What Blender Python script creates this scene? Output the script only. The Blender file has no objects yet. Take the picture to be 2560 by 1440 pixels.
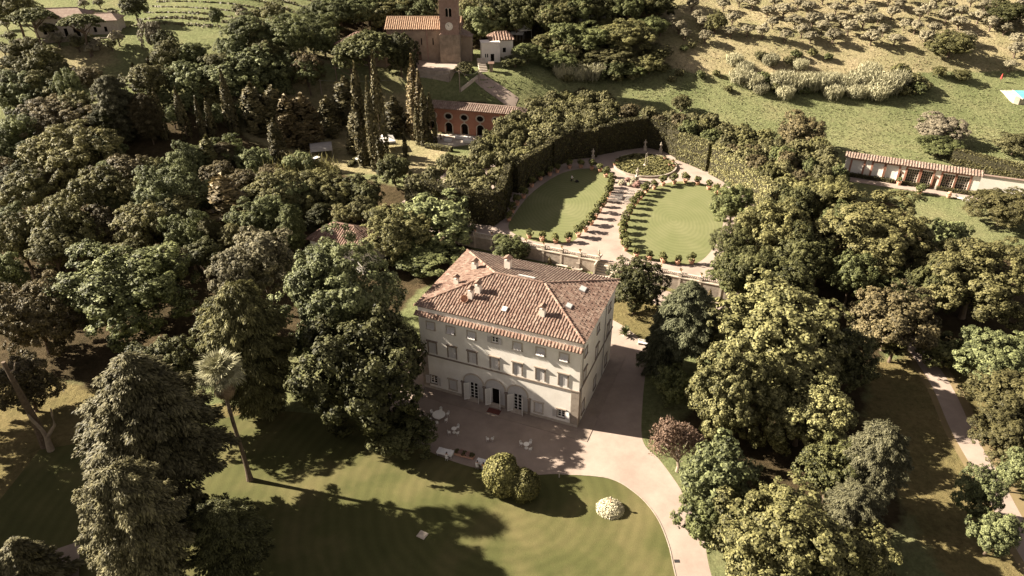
import bpy, math, random
import numpy as np
from mathutils import Matrix, Vector, Euler
R_ = math.radians
# ------------------------------------------------------------------ camera, sky, sun, exposure
scene = bpy.context.scene
col = scene.collection
F_PX, PITCH, ROLL, CAM_H = 1758.5, 0.5497, -0.00759, 70.0
cam_data = bpy.data.cameras.new('camera')
cam = bpy.data.objects.new('camera', cam_data); col.objects.link(cam)
cam_data.sensor_width = 36.0
cam_data.lens = F_PX / 2560 * 36.0
cam_data.clip_start = 0.5
cam_data.clip_end = 3000
cam.matrix_world = Matrix.Translation((0, 0, CAM_H)) @ Matrix.Rotation(math.pi/2 - PITCH, 4, 'X') @ Matrix.Rotation(ROLL, 4, 'Z')
scene.camera = cam
SUN_EL, SUN_AZ = R_(31.0), math.atan2(0.238, -0.971)       # direction towards the sun, in the XY plane
sun_dir = Vector((math.cos(SUN_AZ)*math.cos(SUN_EL), math.sin(SUN_AZ)*math.cos(SUN_EL), math.sin(SUN_EL)))
world = bpy.data.worlds.new('World'); scene.world = world; world.use_nodes = True
wn = world.node_tree.nodes; wl = world.node_tree.links
for n in list(wn): wn.remove(n)
w_out = wn.new('ShaderNodeOutputWorld'); w_bg = wn.new('ShaderNodeBackground'); w_sky = wn.new('ShaderNodeTexSky')
w_sky.sky_type = 'NISHITA'; w_sky.sun_disc = False
w_sky.sun_elevation = SUN_EL; w_sky.sun_rotation = math.atan2(sun_dir.x, sun_dir.y)
w_sky.dust_density = 1.0; w_sky.air_density = 1.0; w_sky.ozone_density = 0.6
w_hs = wn.new('ShaderNodeHueSaturation'); w_hs.inputs['Saturation'].default_value = 0.3
w_mx = wn.new('ShaderNodeMix'); w_mx.data_type = 'RGBA'; w_mx.blend_type = 'MULTIPLY'; w_mx.inputs['Factor'].default_value = 1.0
w_mx.inputs['B'].default_value = (0.62, 0.53, 0.48, 1)      # the picture's warm white balance; also dims the sky light
wl.new(w_sky.outputs[0], w_hs.inputs['Color']); wl.new(w_hs.outputs[0], w_mx.inputs['A'])
wl.new(w_mx.outputs['Result'], w_bg.inputs['Color']); wl.new(w_bg.outputs[0], w_out.inputs['Surface'])
w_bg.inputs['Strength'].default_value = 0.05
sun_l = bpy.data.lights.new('sun', 'SUN'); sun_l.energy = 5.0; sun_l.angle = R_(0.5); sun_l.color = (1.0, 0.885, 0.72)
sun = bpy.data.objects.new('sun', sun_l); col.objects.link(sun)
sun.rotation_euler = (-sun_dir).to_track_quat('-Z', 'Y').to_euler(); sun.location = sun_dir*200
scene.view_settings.view_transform = 'Standard'; scene.view_settings.look = 'None'
scene.view_settings.exposure = 2.2; scene.view_settings.gamma = 1.0
scene.cycles.use_denoising = True
scene.cycles.max_bounces = 6; scene.cycles.diffuse_bounces = 2; scene.cycles.transmission_bounces = 3; scene.cycles.transparent_max_bounces = 4

# ------------------------------------------------------------------ terrain and pixel rays
rng = np.random.default_rng(7)
CAM = np.array([0, 0, CAM_H])
FWD = np.array([0, math.cos(PITCH), -math.sin(PITCH)])
def sstep(a, b, x):
    t = np.clip((x-a)/(b-a), 0, 1); return t*t*(3-2*t)
_Y = np.arange(-400, 1400, 1.0)
def prof(pts):
    v = np.interp(_Y, [p[0] for p in pts], [p[1] for p in pts])
    k = np.ones(9)/9
    return np.convolve(np.pad(v, 4, mode='edge'), k, mode='valid')
P_RIGHT = prof([(-400,0),(150,0),(184,.02),(193,1.0),(205,4),(220,9),(235,15.5),(260,22.5),(300,31),(400,46),(600,66),(1400,90)])
P_CHURCH = prof([(-400,0),(182,0),(197,.4),(203,6.5),(206,10.5),(210,13.8),(236,14.6),(248,17.5),(262,22),(300,31),(400,46),(600,66),(1400,90)])
P_LEFT = prof([(-400,0),(122,0),(150,2),(180,9),(200,16),(215,22),(232,24),(300,34),(400,48),(600,68),(1400,90)])
WN = np.array([0.4055, 0.9141])          # behind the garden wall
W0 = np.array([12.7, 121.7])
def terrain(x, y):
    x = np.asarray(x, float); y = np.asarray(y, float)
    s = (x-W0[0])*WN[0] + (y-W0[1])*WN[1]
    z = 2.62*sstep(2, 17, s)
    pl, pc, pr = (np.interp(y, _Y, p) for p in (P_LEFT, P_CHURCH, P_RIGHT))
    wl_ = 1-sstep(-95, -42, x); wr = sstep(0, 32, x)
    z = z + pl*wl_ + pr*wr + pc*(1-wl_-wr)
    far = sstep(192, 215, y)
    z = z + far*(0.5*np.sin(x*.11+y*.07)*np.sin(y*.13-x*.05))*(1-sstep(-48,-30,x)*(1-sstep(2,14,x)))
    z = z + .38*np.sin((y+.22*x+4*np.sin(x*.04))*2*math.pi/6.5)*sstep(216, 226, y)*(1-sstep(-62, -46, x))*sstep(-150, -128, x)
    return z
def ray_dir(px, py):
    X, Y = px-1280.0, py-720.0
    c, s = math.cos(-ROLL), math.sin(-ROLL)
    X, Y = c*X-s*Y, s*X+c*Y
    d = np.array([X, F_PX*math.cos(PITCH)-Y*math.sin(PITCH), -F_PX*math.sin(PITCH)-Y*math.cos(PITCH)])
    return d/np.linalg.norm(d)
def hit_z(px, py, z):
    d = ray_dir(px, py); t = (z-CAM_H)/d[2]; return CAM+d*t
_T = np.linspace(50, 900, 1700)
def hit(px, py, off=0.0):
    d = ray_dir(px, py)
    p = CAM[None]+_T[:, None]*d[None]
    g = p[:, 2]-terrain(p[:, 0], p[:, 1])-off
    i = int(np.argmax(g < 0)) if (g < 0).any() else len(_T)-1
    i = max(i, 1)
    t = _T[i-1]+(_T[i]-_T[i-1])*g[i-1]/max(1e-6, g[i-1]-g[i])
    return CAM+d*t
def depth_of(p): return float(np.dot(np.asarray(p)-CAM, FWD))
def hit_plane(px, py, p0, n):
    d = ray_dir(px, py); t = np.dot(np.asarray(p0)-CAM, n)/np.dot(d, n); return CAM+d*t
GZ = 2.8                                  # level of the walled garden
# ------------------------------------------------------------------ mesh helpers
def link(o): col.objects.link(o); return o
def tag(o, label=None, cat=None, group=None, kind=None):
    if label: o['label'] = label
    if cat: o['category'] = cat
    if group: o['group'] = group
    if kind: o['kind'] = kind
    return o
def empty(name, loc, rz=0.0):
    o = bpy.data.objects.new(name, None); o.empty_display_size = 0.3
    o.location = loc; o.rotation_euler = (0, 0, rz); return link(o)
def mesh_np(name, V, Fq, mats, lv=None, fm=None, smooth=False):
    """V (n,3), Fq list of arrays (m,k)"""
    me = bpy.data.meshes.new(name)
    if not isinstance(Fq, list): Fq = [Fq]
    nv = len(V); nl = sum(f.size for f in Fq); nf = sum(len(f) for f in Fq)
    me.vertices.add(nv); me.vertices.foreach_set('co', np.asarray(V, np.float32).ravel())
    me.loops.add(nl); me.loops.foreach_set('vertex_index', np.concatenate([f.ravel() for f in Fq]).astype(np.int32))
    me.polygons.add(nf)
    tot = np.concatenate([np.full(len(f), f.shape[1]) for f in Fq]).astype(np.int32)
    st = np.concatenate([[0], np.cumsum(tot)[:-1]]).astype(np.int32)
    me.polygons.foreach_set('loop_start', st)
    if fm is not None: me.polygons.foreach_set('material_index', np.asarray(fm, np.int32))
    if smooth: me.polygons.foreach_set('use_smooth', np.ones(nf, bool))
    if lv is not None:
        at = me.attributes.new('lv', 'FLOAT', 'POINT'); at.data.foreach_set('value', np.asarray(lv, np.float32))
    for m in (mats if isinstance(mats, (list, tuple)) else [mats]): me.materials.append(m)
    me.update(calc_edges=True); me.validate()
    return me
class MB:
    def __init__(s): s.v = []; s.f = []; s.m = []; s.l = []; s.mi = 0; s.T = None; s.lvv = 0.5
    def vert(s, p):
        if s.T is not None: p = s.T @ Vector(p)
        s.v.append((p[0], p[1], p[2])); s.l.append(s.lvv); return len(s.v)-1
    def face(s, pts):
        s.f.append([s.vert(p) for p in pts]); s.m.append(s.mi)
    def box(s, x0, x1, y0, y1, z0, z1):
        i = [s.vert(p) for p in ((x0,y0,z0),(x1,y0,z0),(x1,y1,z0),(x0,y1,z0),(x0,y0,z1),(x1,y0,z1),(x1,y1,z1),(x0,y1,z1))]
        for f in ((0,3,2,1),(4,5,6,7),(0,1,5,4),(1,2,6,5),(2,3,7,6),(3,0,4,7)):
            s.f.append([i[k] for k in f]); s.m.append(s.mi)
        return s
    def prism(s, poly, z0, z1, top=True, bot=False):
        n = len(poly)
        a = [s.vert((p[0], p[1], z0)) for p in poly]; b = [s.vert((p[0], p[1], z1)) for p in poly]
        for i in range(n):
            j = (i+1) % n; s.f.append([a[i], a[j], b[j], b[i]]); s.m.append(s.mi)
        if top: s.f.append(b); s.m.append(s.mi)
        if bot: s.f.append(a[::-1]); s.m.append(s.mi)
        return s
    def tube(s, pts, rad, n=8, cap=True):
        pts = [Vector(p) for p in pts]; rings = []
        for k, p in enumerate(pts):
            d = (pts[min(k+1, len(pts)-1)]-pts[max(k-1, 0)]).normalized()
            u = d.cross(Vector((0, 0, 1)) if abs(d.z) < .95 else Vector((1, 0, 0))).normalized(); w = d.cross(u)
            r = rad[k] if isinstance(rad, (list, tuple)) else rad
            rings.append([s.vert(p+(u*math.cos(2*math.pi*i/n)+w*math.sin(2*math.pi*i/n))*r) for i in range(n)])
        for A, B in zip(rings, rings[1:]):
            for i in range(n):
                j = (i+1) % n; s.f.append([A[i], A[j], B[j], B[i]]); s.m.append(s.mi)
        if cap:
            s.f.append(rings[-1][:]); s.m.append(s.mi); s.f.append(rings[0][::-1]); s.m.append(s.mi)
        return s
    def lathe(s, prof_, n=14, c=(0, 0, 0), sx=1, sy=1):
        rings = [[s.vert((c[0]+r*sx*math.cos(2*math.pi*i/n), c[1]+r*sy*math.sin(2*math.pi*i/n), c[2]+z)) for i in range(n)] for r, z in prof_]
        for A, B in zip(rings, rings[1:]):
            for i in range(n):
                j = (i+1) % n; s.f.append([A[i], A[j], B[j], B[i]]); s.m.append(s.mi)
        s.f.append(rings[-1][:]); s.m.append(s.mi); s.f.append(rings[0][::-1]); s.m.append(s.mi)
        return s
    def mesh(s, name, mats):
        me = bpy.data.meshes.new(name); me.from_pydata(s.v, [], s.f)
        for m in (mats if isinstance(mats, (list, tuple)) else [mats]): me.materials.append(m)
        me.polygons.foreach_set('material_index', s.m)
        at = me.attributes.new('lv', 'FLOAT', 'POINT'); at.data.foreach_set('value', s.l)
        me.update(); return me
    def build(s, name, mats, parent=None, smooth=False):
        me = s.mesh(name, mats)
        if smooth: me.polygons.foreach_set('use_smooth', [True]*len(me.polygons))
        return put(name, me, parent)
def put(name, me, parent=None, loc=None, rz=None, sc=None, mat=None):
    o = bpy.data.objects.new(name, me); link(o)
    if parent is not None: o.parent = parent
    if loc is not None: o.location = loc
    if rz is not None: o.rotation_euler = (0, 0, rz)
    if sc is not None: o.scale = sc
    if mat is not None: o.material_slots[0].link = 'OBJECT'; o.material_slots[0].material = mat
    return o
ORD = ['first','second','third','fourth','fifth','sixth','seventh','eighth','ninth','tenth','eleventh','twelfth','thirteenth','fourteenth','fifteenth','sixteenth','seventeenth','eighteenth','nineteenth','twentieth','twenty first','twenty second','twenty third','twenty fourth']
# ------------------------------------------------------------------ materials
def nodes(name):
    m = bpy.data.materials.new(name); m.use_nodes = True; nt = m.node_tree
    for n in list(nt.nodes): nt.nodes.remove(n)
    out = nt.nodes.new('ShaderNodeOutputMaterial'); return m, nt, out
def c4(c): return (c[0], c[1], c[2], 1)
def ramp(nt, fac, stops):
    r = nt.nodes.new('ShaderNodeValToRGB'); e = r.color_ramp.elements
    e[0].position, e[0].color = stops[0][0], c4(stops[0][1]); e[1].position, e[1].color = stops[-1][0], c4(stops[-1][1])
    for p, c in stops[1:-1]:
        x = e.new(p); x.color = c4(c)
    nt.links.new(fac, r.inputs[0]); return r.outputs[0]
def noise(nt, scale, detail=5, rough=.6, vec=None):
    n = nt.nodes.new('ShaderNodeTexNoise'); n.inputs['Scale'].default_value = scale
    n.inputs['Detail'].default_value = detail; n.inputs['Roughness'].default_value = rough
    if vec is not None: nt.links.new(vec, n.inputs['Vector'])
    return n.outputs['Fac']
def coord(nt, kind='Object'):
    t = nt.nodes.new('ShaderNodeTexCoord'); return t.outputs[kind]
def wpos(nt):
    g = nt.nodes.new('ShaderNodeNewGeometry'); return g.outputs['Position']
def mixc(nt, fac, a, b, mode='MIX'):
    m = nt.nodes.new('ShaderNodeMix'); m.data_type = 'RGBA'; m.blend_type = mode
    for k, v in (('Factor', fac), ('A', a), ('B', b)):
        if isinstance(v, (int, float)): m.inputs[k].default_value = v
        elif isinstance(v, tuple): m.inputs[k].default_value = c4(v)
        else: nt.links.new(v, m.inputs[k])
    return m.outputs['Result']
def mth(nt, op, a, b=None, c=None):
    m = nt.nodes.new('ShaderNodeMath'); m.operation = op
    for k, v in enumerate((a, b, c)):
        if v is None: continue
        if isinstance(v, (int, float)): m.inputs[k].default_value = v
        else: nt.links.new(v, m.inputs[k])
    return m.outputs[0]
def attr(nt, name, out='Fac'):
    a = nt.nodes.new('ShaderNodeAttribute'); a.attribute_name = name; return a.outputs[out]
def finish(nt, out, colr, rough=.85, bump=None, bstr=.3, bdist=.05, spec=.25, metal=0):
    p = nt.nodes.new('ShaderNodeBsdfPrincipled')
    if isinstance(colr, tuple): p.inputs['Base Color'].default_value = c4(colr)
    else: nt.links.new(colr, p.inputs['Base Color'])
    p.inputs['Roughness'].default_value = rough; p.inputs['Specular IOR Level'].default_value = spec; p.inputs['Metallic'].default_value = metal
    if bump is not None:
        b = nt.nodes.new('ShaderNodeBump'); b.inputs['Strength'].default_value = bstr; b.inputs['Distance'].default_value = bdist
        nt.links.new(bump, b.inputs['Height']); nt.links.new(b.outputs[0], p.inputs['Normal'])
    nt.links.new(p.outputs[0], out.inputs['Surface']); return p
def surf(name, ca, cb, scale=1.5, rough=.85, bstr=.3, bscale=None, cc=None, spec=.25, coords='Object'):
    m, nt, out = nodes(name); v = coord(nt, coords) if coords != 'World' else wpos(nt)
    f = noise(nt, scale, 6, .65, v)
    st = [(.3, ca), (.7, cb)] if cc is None else [(.28, ca), (.5, cb), (.74, cc)]
    c = ramp(nt, f, st)
    f2 = noise(nt, bscale or scale*8, 4, .7, v)
    c = mixc(nt, .25, c, ramp(nt, f2, [(.3, (.45,.45,.45)), (.7, (.75,.75,.75))]), 'OVERLAY')
    finish(nt, out, c, rough, f2, bstr, .04, spec); return m
def leafmat(name, ca, cb, trans=.25, rough=.6, var=.25, spec=.18):
    m, nt, out = nodes(name)
    c = mixc(nt, attr(nt, 'lv'), ca, cb)
    oi = nt.nodes.new('ShaderNodeObjectInfo')
    v = mth(nt, 'ADD', mth(nt, 'MULTIPLY', oi.outputs['Random'], 2*var), 1-var)
    c = mixc(nt, 1.0, c, v, 'MULTIPLY')
    p = nt.nodes.new('ShaderNodeBsdfPrincipled'); nt.links.new(c, p.inputs['Base Color'])
    p.inputs['Roughness'].default_value = rough; p.inputs['Specular IOR Level'].default_value = spec
    t = nt.nodes.new('ShaderNodeBsdfTranslucent'); nt.links.new(c, t.inputs['Color'])
    mx = nt.nodes.new('ShaderNodeMixShader'); mx.inputs[0].default_value = trans
    nt.links.new(p.outputs[0], mx.inputs[1]); nt.links.new(t.outputs[0], mx.inputs[2]); nt.links.new(mx.outputs[0], out.inputs['Surface'])
    return m
def tilemat(name, a, b, c, lich=.35):
    m, nt, out = nodes(name); v = coord(nt)
    k = ramp(nt, attr(nt, 'lv'), [(0, a), (.5, b), (1, c)])
    f = noise(nt, 1.1, 6, .7, v); k = mixc(nt, mth(nt, 'MULTIPLY', ramp(nt, f, [(.45, (0,0,0)), (.72, (1,1,1))]), lich), k, (.33,.275,.22))
    f2 = noise(nt, 9, 4, .7, v); k = mixc(nt, .55, k, ramp(nt, f2, [(.3, (.3,.3,.3)), (.7, (.8,.8,.8))]), 'OVERLAY')
    finish(nt, out, k, .9, f2, .4, .03); return m
M = {}
def LM(k, *a, **kw): M[k] = leafmat('leaf_'+k, *a, **kw)
LM('plane', (0.042,0.042,0.015), (0.242,0.230,0.098), 0.132)
LM('green', (0.029,0.034,0.012), (0.191,0.207,0.081), 0.150)
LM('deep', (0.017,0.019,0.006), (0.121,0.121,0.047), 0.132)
LM('olivegreen', (0.033,0.033,0.012), (0.202,0.190,0.077), 0.150)
LM('brown', (0.036,0.030,0.014), (0.170,0.139,0.070), 0.120)
LM('gold', (0.042,0.040,0.015), (0.230,0.211,0.087), 0.150)
LM('fresh', (0.040,0.047,0.020), (0.237,0.257,0.113), 0.180)
LM('ilex', (0.036,0.035,0.014), (0.202,0.188,0.085), 0.120)
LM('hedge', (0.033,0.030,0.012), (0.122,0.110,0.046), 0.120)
LM('hedgelight', (0.087,0.084,0.036), (0.258,0.239,0.109), 0.150)  # lighter copy of hedge; puts sunlight on the tall right hedges into the colour
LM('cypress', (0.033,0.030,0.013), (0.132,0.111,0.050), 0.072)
LM('cypressbrown', (0.050,0.038,0.017), (0.195,0.150,0.073), 0.072)
LM('pine', (0.048,0.052,0.020), (0.195,0.198,0.078), 0.120)
LM('cedar', (0.061,0.056,0.028), (0.234,0.211,0.106), 0.120)
LM('cedarblue', (0.040,0.044,0.024), (0.179,0.186,0.102), 0.120)
LM('fir', (0.051,0.049,0.027), (0.179,0.170,0.094), 0.120)
LM('olive', (0.189,0.168,0.107), (0.295,0.262,0.176), 0.120)
LM('bamboo', (0.060,0.056,0.021), (0.190,0.172,0.070), 0.210)
LM('reed', (0.221,0.212,0.128), (0.340,0.319,0.204), 0.180)
LM('silver', (0.168,0.145,0.099), (0.275,0.237,0.168), 0.180)
LM('paletip', (0.055,0.051,0.028), (0.234,0.211,0.126), 0.180)
LM('rust', (0.136,0.089,0.064), (0.246,0.166,0.119), 0.180)
LM('laurel', (0.055,0.053,0.019), (0.232,0.216,0.081), 0.150)
LM('lemon', (0.036,0.039,0.012), (0.179,0.179,0.062), 0.150)
LM('lawnclump', (0.066,0.063,0.022), (0.222,0.203,0.077), 0.180)
LM('palmleaf', (0.221,0.212,0.119), (0.357,0.340,0.212), 0.150)
LM('palmdead', (0.177,0.128,0.072), (0.276,0.199,0.122), 0.120)
LM('ivory', (0.398,0.361,0.246), (0.541,0.498,0.361), 0.120)
LM('pinkflower', (0.291,0.153,0.130), (0.421,0.275,0.230), 0.120)
M['bark'] = surf('bark', (.07,.05,.035), (.16,.12,.085), 3, .95, .6)
M['deadwood'] = surf('deadwood', (.20,.16,.12), (.32,.26,.20), 3, .9, .5)
M['core'] = surf('hedge_core', (.018,.016,.008), (.03,.026,.012), 3)
M['stucco'] = surf('stucco', (.66,.615,.55), (.81,.77,.71), .55, .9, .15, 6)
M['stuccowhite'] = surf('stucco_white', (.66,.60,.52), (.74,.68,.60), .8, .9, .15, 6)
M['trim'] = surf('stone_trim', (.17,.135,.11), (.24,.195,.16), 1.5)
M['palestone'] = surf('pale_stone', (.34,.29,.235), (.48,.42,.35), 1.5, .9, .4)
M['greystone'] = surf('grey_stone', (.20,.165,.135), (.34,.29,.24), 1.2, .9, .5)
M['shutter'] = surf('shutter_paint', (.47,.445,.43), (.53,.50,.485), 2, .6, .1)
M['lunette'] = surf('lunette_plaster', (.43,.41,.40), (.49,.47,.46), 2, .8, .1)
M['whitepaint'] = surf('white_paint', (.72,.69,.64), (.78,.75,.70), 3, .5, .05)
M['tile'] = tilemat('roof_tile', (.10,.055,.041), (.175,.108,.082), (.265,.188,.148))
M['tileold'] = tilemat('roof_tile_old', (.125,.083,.066), (.185,.13,.105), (.25,.19,.15), .5)
M['tileorange'] = tilemat('roof_tile_orange', (.24,.15,.10), (.295,.195,.13), (.35,.25,.17), .2)
M['glass'] = None
m_, nt_, o_ = nodes('dark_glass'); finish(nt_, o_, (.012,.012,.012), .08, spec=.5); M['glass'] = m_
m_, nt_, o_ = nodes('dark_inside'); finish(nt_, o_, (.012,.010,.008), .9, spec=.0); M['dark'] = m_
M['brickred'] = surf('red_plaster', (.25,.105,.07), (.33,.16,.11), .35, .9, .3, 4, (.30,.15,.10))
M['brick'] = surf('brick', (.20,.13,.105), (.29,.20,.16), 1.2, .9, .5, 12)
M['churchwall'] = surf('church_stone', (.19,.145,.11), (.29,.23,.175), .5, .95, .5, 5)
M['towerstone'] = surf('tower_stone', (.13,.105,.082), (.32,.25,.19), .55, .95, .6, 4)
M['terracotta'] = surf('terracotta', (.42,.23,.15), (.55,.33,.23), 4, .85, .2)
M['gravel'] = surf('gravel', (.21,.165,.138), (.315,.252,.212), .22, .95, .3, 9, coords='World')
M['darkgravel'] = surf('dark_gravel', (.21,.165,.135), (.29,.235,.195), .5, .95, .3, 10, coords='World')
M['wood'] = surf('wood', (.10,.06,.04), (.17,.11,.075), 3)
M['doormat'] = surf('doormat', (.10,.035,.028), (.14,.05,.04), 6)
M['canvas'] = surf('canvas', (.66,.62,.57), (.74,.70,.65), 1, .8, .05)
M['skin'] = surf('skin', (.42,.26,.19), (.46,.29,.21), 5, .6, 0)
M['clothwhite'] = surf('white_cloth', (.66,.64,.62), (.74,.72,.70), 5, .9, .1)
M['clothorange'] = surf('orange_cloth', (.50,.24,.08), (.58,.29,.10), 5, .9, .1)
M['clothdark'] = surf('dark_cloth', (.02,.02,.025), (.035,.035,.04), 5, .9, .1)
M['hair'] = surf('hair', (.03,.02,.015), (.05,.035,.025), 8, .7, .1)
M['metal'] = surf('grey_metal', (.22,.21,.20), (.30,.28,.27), 3, .5, .1)
M['carpaint'] = surf('white_car_paint', (.66,.65,.63), (.7,.69,.67), 3, .3, 0, spec=.5)
M['black'] = surf('black_rubber', (.015,.015,.015), (.03,.03,.03), 5, .8, .1)
m_, nt_, o_ = nodes('pool_water'); finish(nt_, o_, (.12,.42,.46), .05, spec=.5); M['pool'] = m_
m_, nt_, o_ = nodes('pond_water'); finish(nt_, o_, (.03,.032,.02), .06, spec=.5); M['pond'] = m_
def lawnmat(name, ca, cb, dry, ring_scale=1.0, ring=.1, sx=1.0, dry_amt=.5):
    m, nt, out = nodes(name); v = coord(nt)
    mp = nt.nodes.new('ShaderNodeMapping'); mp.inputs['Scale'].default_value = (sx, 1, 1); nt.links.new(v, mp.inputs['Vector'])
    ln = nt.nodes.new('ShaderNodeVectorMath'); ln.operation = 'LENGTH'; nt.links.new(mp.outputs[0], ln.inputs[0])
    d = mth(nt, 'ADD', ln.outputs['Value'], mth(nt, 'MULTIPLY', noise(nt, .25, 3, .5, v), 1.2))
    w = mth(nt, 'SINE', mth(nt, 'MULTIPLY', d, 2*math.pi/ring_scale))
    c = ramp(nt, noise(nt, .16, 5, .6, v), [(.3, ca), (.68, cb)])
    c = mixc(nt, mth(nt, 'MULTIPLY', ramp(nt, noise(nt, .09, 4, .6, v), [(.48, (0,0,0)), (.68, (1,1,1))]), dry_amt), c, dry)
    rf = mth(nt, 'ADD', .5, mth(nt, 'MULTIPLY', w, ring)); c = mixc(nt, .9, c, rf, 'OVERLAY')
    f2 = noise(nt, 6, 4, .75, v); c = mixc(nt, .4, c, ramp(nt, f2, [(.25, (.3,.3,.3)), (.75, (.72,.72,.72))]), 'OVERLAY')
    finish(nt, out, c, .95, f2, .5, .08, spec=.1); return m
M['lawn'] = lawnmat('lawn', (.056,.060,.021), (.081,.080,.030), (.125,.105,.048), 1.5, .035, 1.0, .75)
M['ovallawn'] = lawnmat('oval_lawn', (.112,.122,.052), (.138,.142,.066), (.16,.158,.08), 1.3, .035, 1.75, .5)
def groundmat():
    m, nt, out = nodes('ground_cover'); v = wpos(nt)
    sp = nt.nodes.new('ShaderNodeSeparateColor'); nt.links.new(attr(nt, 'zone', 'Color'), sp.inputs[0])
    nz = noise(nt, .3, 5, .65, v)
    def soft(ch):
        a = mth(nt, 'ADD', ch, mth(nt, 'MULTIPLY', mth(nt, 'SUBTRACT', nz, .5), .9))
        return ramp(nt, a, [(.36, (0,0,0)), (.64, (1,1,1))])
    meadow = ramp(nt, noise(nt, .07, 6, .65, v), [(.3, (.115,.132,.056)), (.5, (.15,.16,.074)), (.68, (.19,.182,.092)), (.84, (.25,.21,.122))])
    dry = ramp(nt, noise(nt, .06, 6, .65, v), [(.3, (.17,.165,.08)), (.5, (.245,.215,.118)), (.7, (.33,.27,.165))])
    lawn = ramp(nt, noise(nt, .15, 5, .6, v), [(.3, (.12,.105,.045)), (.7, (.19,.15,.07))])
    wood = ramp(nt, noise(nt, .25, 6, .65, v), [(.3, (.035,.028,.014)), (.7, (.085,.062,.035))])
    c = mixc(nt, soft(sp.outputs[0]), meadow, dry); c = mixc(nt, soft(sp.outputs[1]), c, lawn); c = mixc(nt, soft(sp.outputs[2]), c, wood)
    f2 = noise(nt, 1.1, 8, .8, v); c = mixc(nt, .85, c, ramp(nt, f2, [(.28, (.22,.22,.22)), (.72, (.78,.78,.78))]), 'OVERLAY')
    finish(nt, out, c, .97, f2, 1.0, .6, spec=.05); return m
M['ground'] = groundmat()
# ------------------------------------------------------------------ ground
def inpoly(px, py, poly):
    c = np.zeros(np.shape(px), bool); n = len(poly); j = n-1
    for i in range(n):
        xi, yi = poly[i]; xj, yj = poly[j]
        c ^= ((yi > py) != (yj > py)) & (px < (xj-xi)*(py-yi)/(yj-yi+1e-12)+xi); j = i
    return c
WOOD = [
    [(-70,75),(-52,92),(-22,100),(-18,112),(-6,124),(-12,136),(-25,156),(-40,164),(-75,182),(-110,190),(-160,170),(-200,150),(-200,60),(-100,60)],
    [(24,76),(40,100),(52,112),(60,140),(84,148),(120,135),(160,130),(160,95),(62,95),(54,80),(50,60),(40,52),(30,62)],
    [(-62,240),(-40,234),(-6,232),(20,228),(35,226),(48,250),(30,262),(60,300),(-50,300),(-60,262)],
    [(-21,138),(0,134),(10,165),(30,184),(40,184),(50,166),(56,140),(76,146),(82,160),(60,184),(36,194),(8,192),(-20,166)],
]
LAWNZ = [[(-80,40),(-34,44),(-30,72),(-40,80),(-60,84),(-80,90)], [(50,40),(80,40),(80,80),(72,96),(58,90),(48,70)], [(14,92),(36,98),(40,108),(24,116),(16,110)]]
DRYZ = [[(-18,166),(-16,196),(-30,204),(-62,208),(-84,198),(-78,182),(-42,164)], [(36,226),(60,221),(100,217),(140,222),(240,212),(300,400),(40,400),(52,260)], [(-200,186),(-150,190),(-112,204),(-118,214),(-150,212),(-200,240)], [(-64,216),(-48,214),(-42,226),(-52,236),(-66,232)]]
xs = np.unique(np.concatenate([np.arange(-900,-220,40), np.arange(-220,-100,4), np.arange(-100,140,2), np.arange(140,240,4), np.arange(240,920,40)]))
ys = np.unique(np.concatenate([np.arange(-200,30,20), np.arange(30,300,2), np.arange(300,420,6), np.arange(420,1300,40)]))
GX, GY = np.meshgrid(xs, ys); GZ_ = terrain(GX, GY)
V = np.stack([GX.ravel(), GY.ravel(), GZ_.ravel()], 1)
ny, nx = GX.shape
ii = (np.arange(ny-1)[:, None]*nx+np.arange(nx-1)[None]).ravel()
Fq = np.stack([ii, ii+1, ii+1+nx, ii+nx], 1)
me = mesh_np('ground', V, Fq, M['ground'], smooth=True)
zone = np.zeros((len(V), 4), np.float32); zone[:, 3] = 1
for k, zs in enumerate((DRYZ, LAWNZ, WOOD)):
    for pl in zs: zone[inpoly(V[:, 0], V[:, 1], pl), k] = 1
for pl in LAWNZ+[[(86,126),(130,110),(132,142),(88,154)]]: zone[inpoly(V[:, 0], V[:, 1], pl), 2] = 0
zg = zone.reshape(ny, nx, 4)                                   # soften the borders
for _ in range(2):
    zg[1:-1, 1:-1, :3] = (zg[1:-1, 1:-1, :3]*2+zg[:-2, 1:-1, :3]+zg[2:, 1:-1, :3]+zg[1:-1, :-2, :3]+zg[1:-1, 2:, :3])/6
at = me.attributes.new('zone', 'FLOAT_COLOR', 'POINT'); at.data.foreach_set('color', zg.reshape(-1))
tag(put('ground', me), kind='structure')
def catmull(pts, closed=False, k=8):
    pts = [np.array(p, float) for p in pts]; n = len(pts); out = []
    for i in range(n if closed else n-1):
        g = lambda j: pts[j % n] if closed else pts[min(max(j, 0), n-1)]
        a, b, c, d = g(i-1), g(i), g(i+1), g(i+2)
        for t in np.arange(k)/k:
            out.append(.5*((2*b)+(c-a)*t+(2*a-5*b+4*c-d)*t*t+(3*b-a-3*c+d)*t**3))
    if not closed: out.append(pts[-1])
    return out
def sheet(name, poly, z, mat, center=None):
    c = center if center is not None else (0, 0)
    b = MB(); b.face([(p[0]-c[0], p[1]-c[1], 0) for p in poly])
    me = b.mesh(name, mat)
    import bmesh
    bm = bmesh.new(); bm.from_mesh(me); bmesh.ops.triangulate(bm, faces=bm.faces[:]); bm.normal_update()
    for f in bm.faces:
        if f.normal.z < 0: f.normal_flip()
    bm.to_mesh(me); bm.free()
    o = put(name, me, loc=(c[0], c[1], z)); tag(o, kind='structure'); return o
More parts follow.
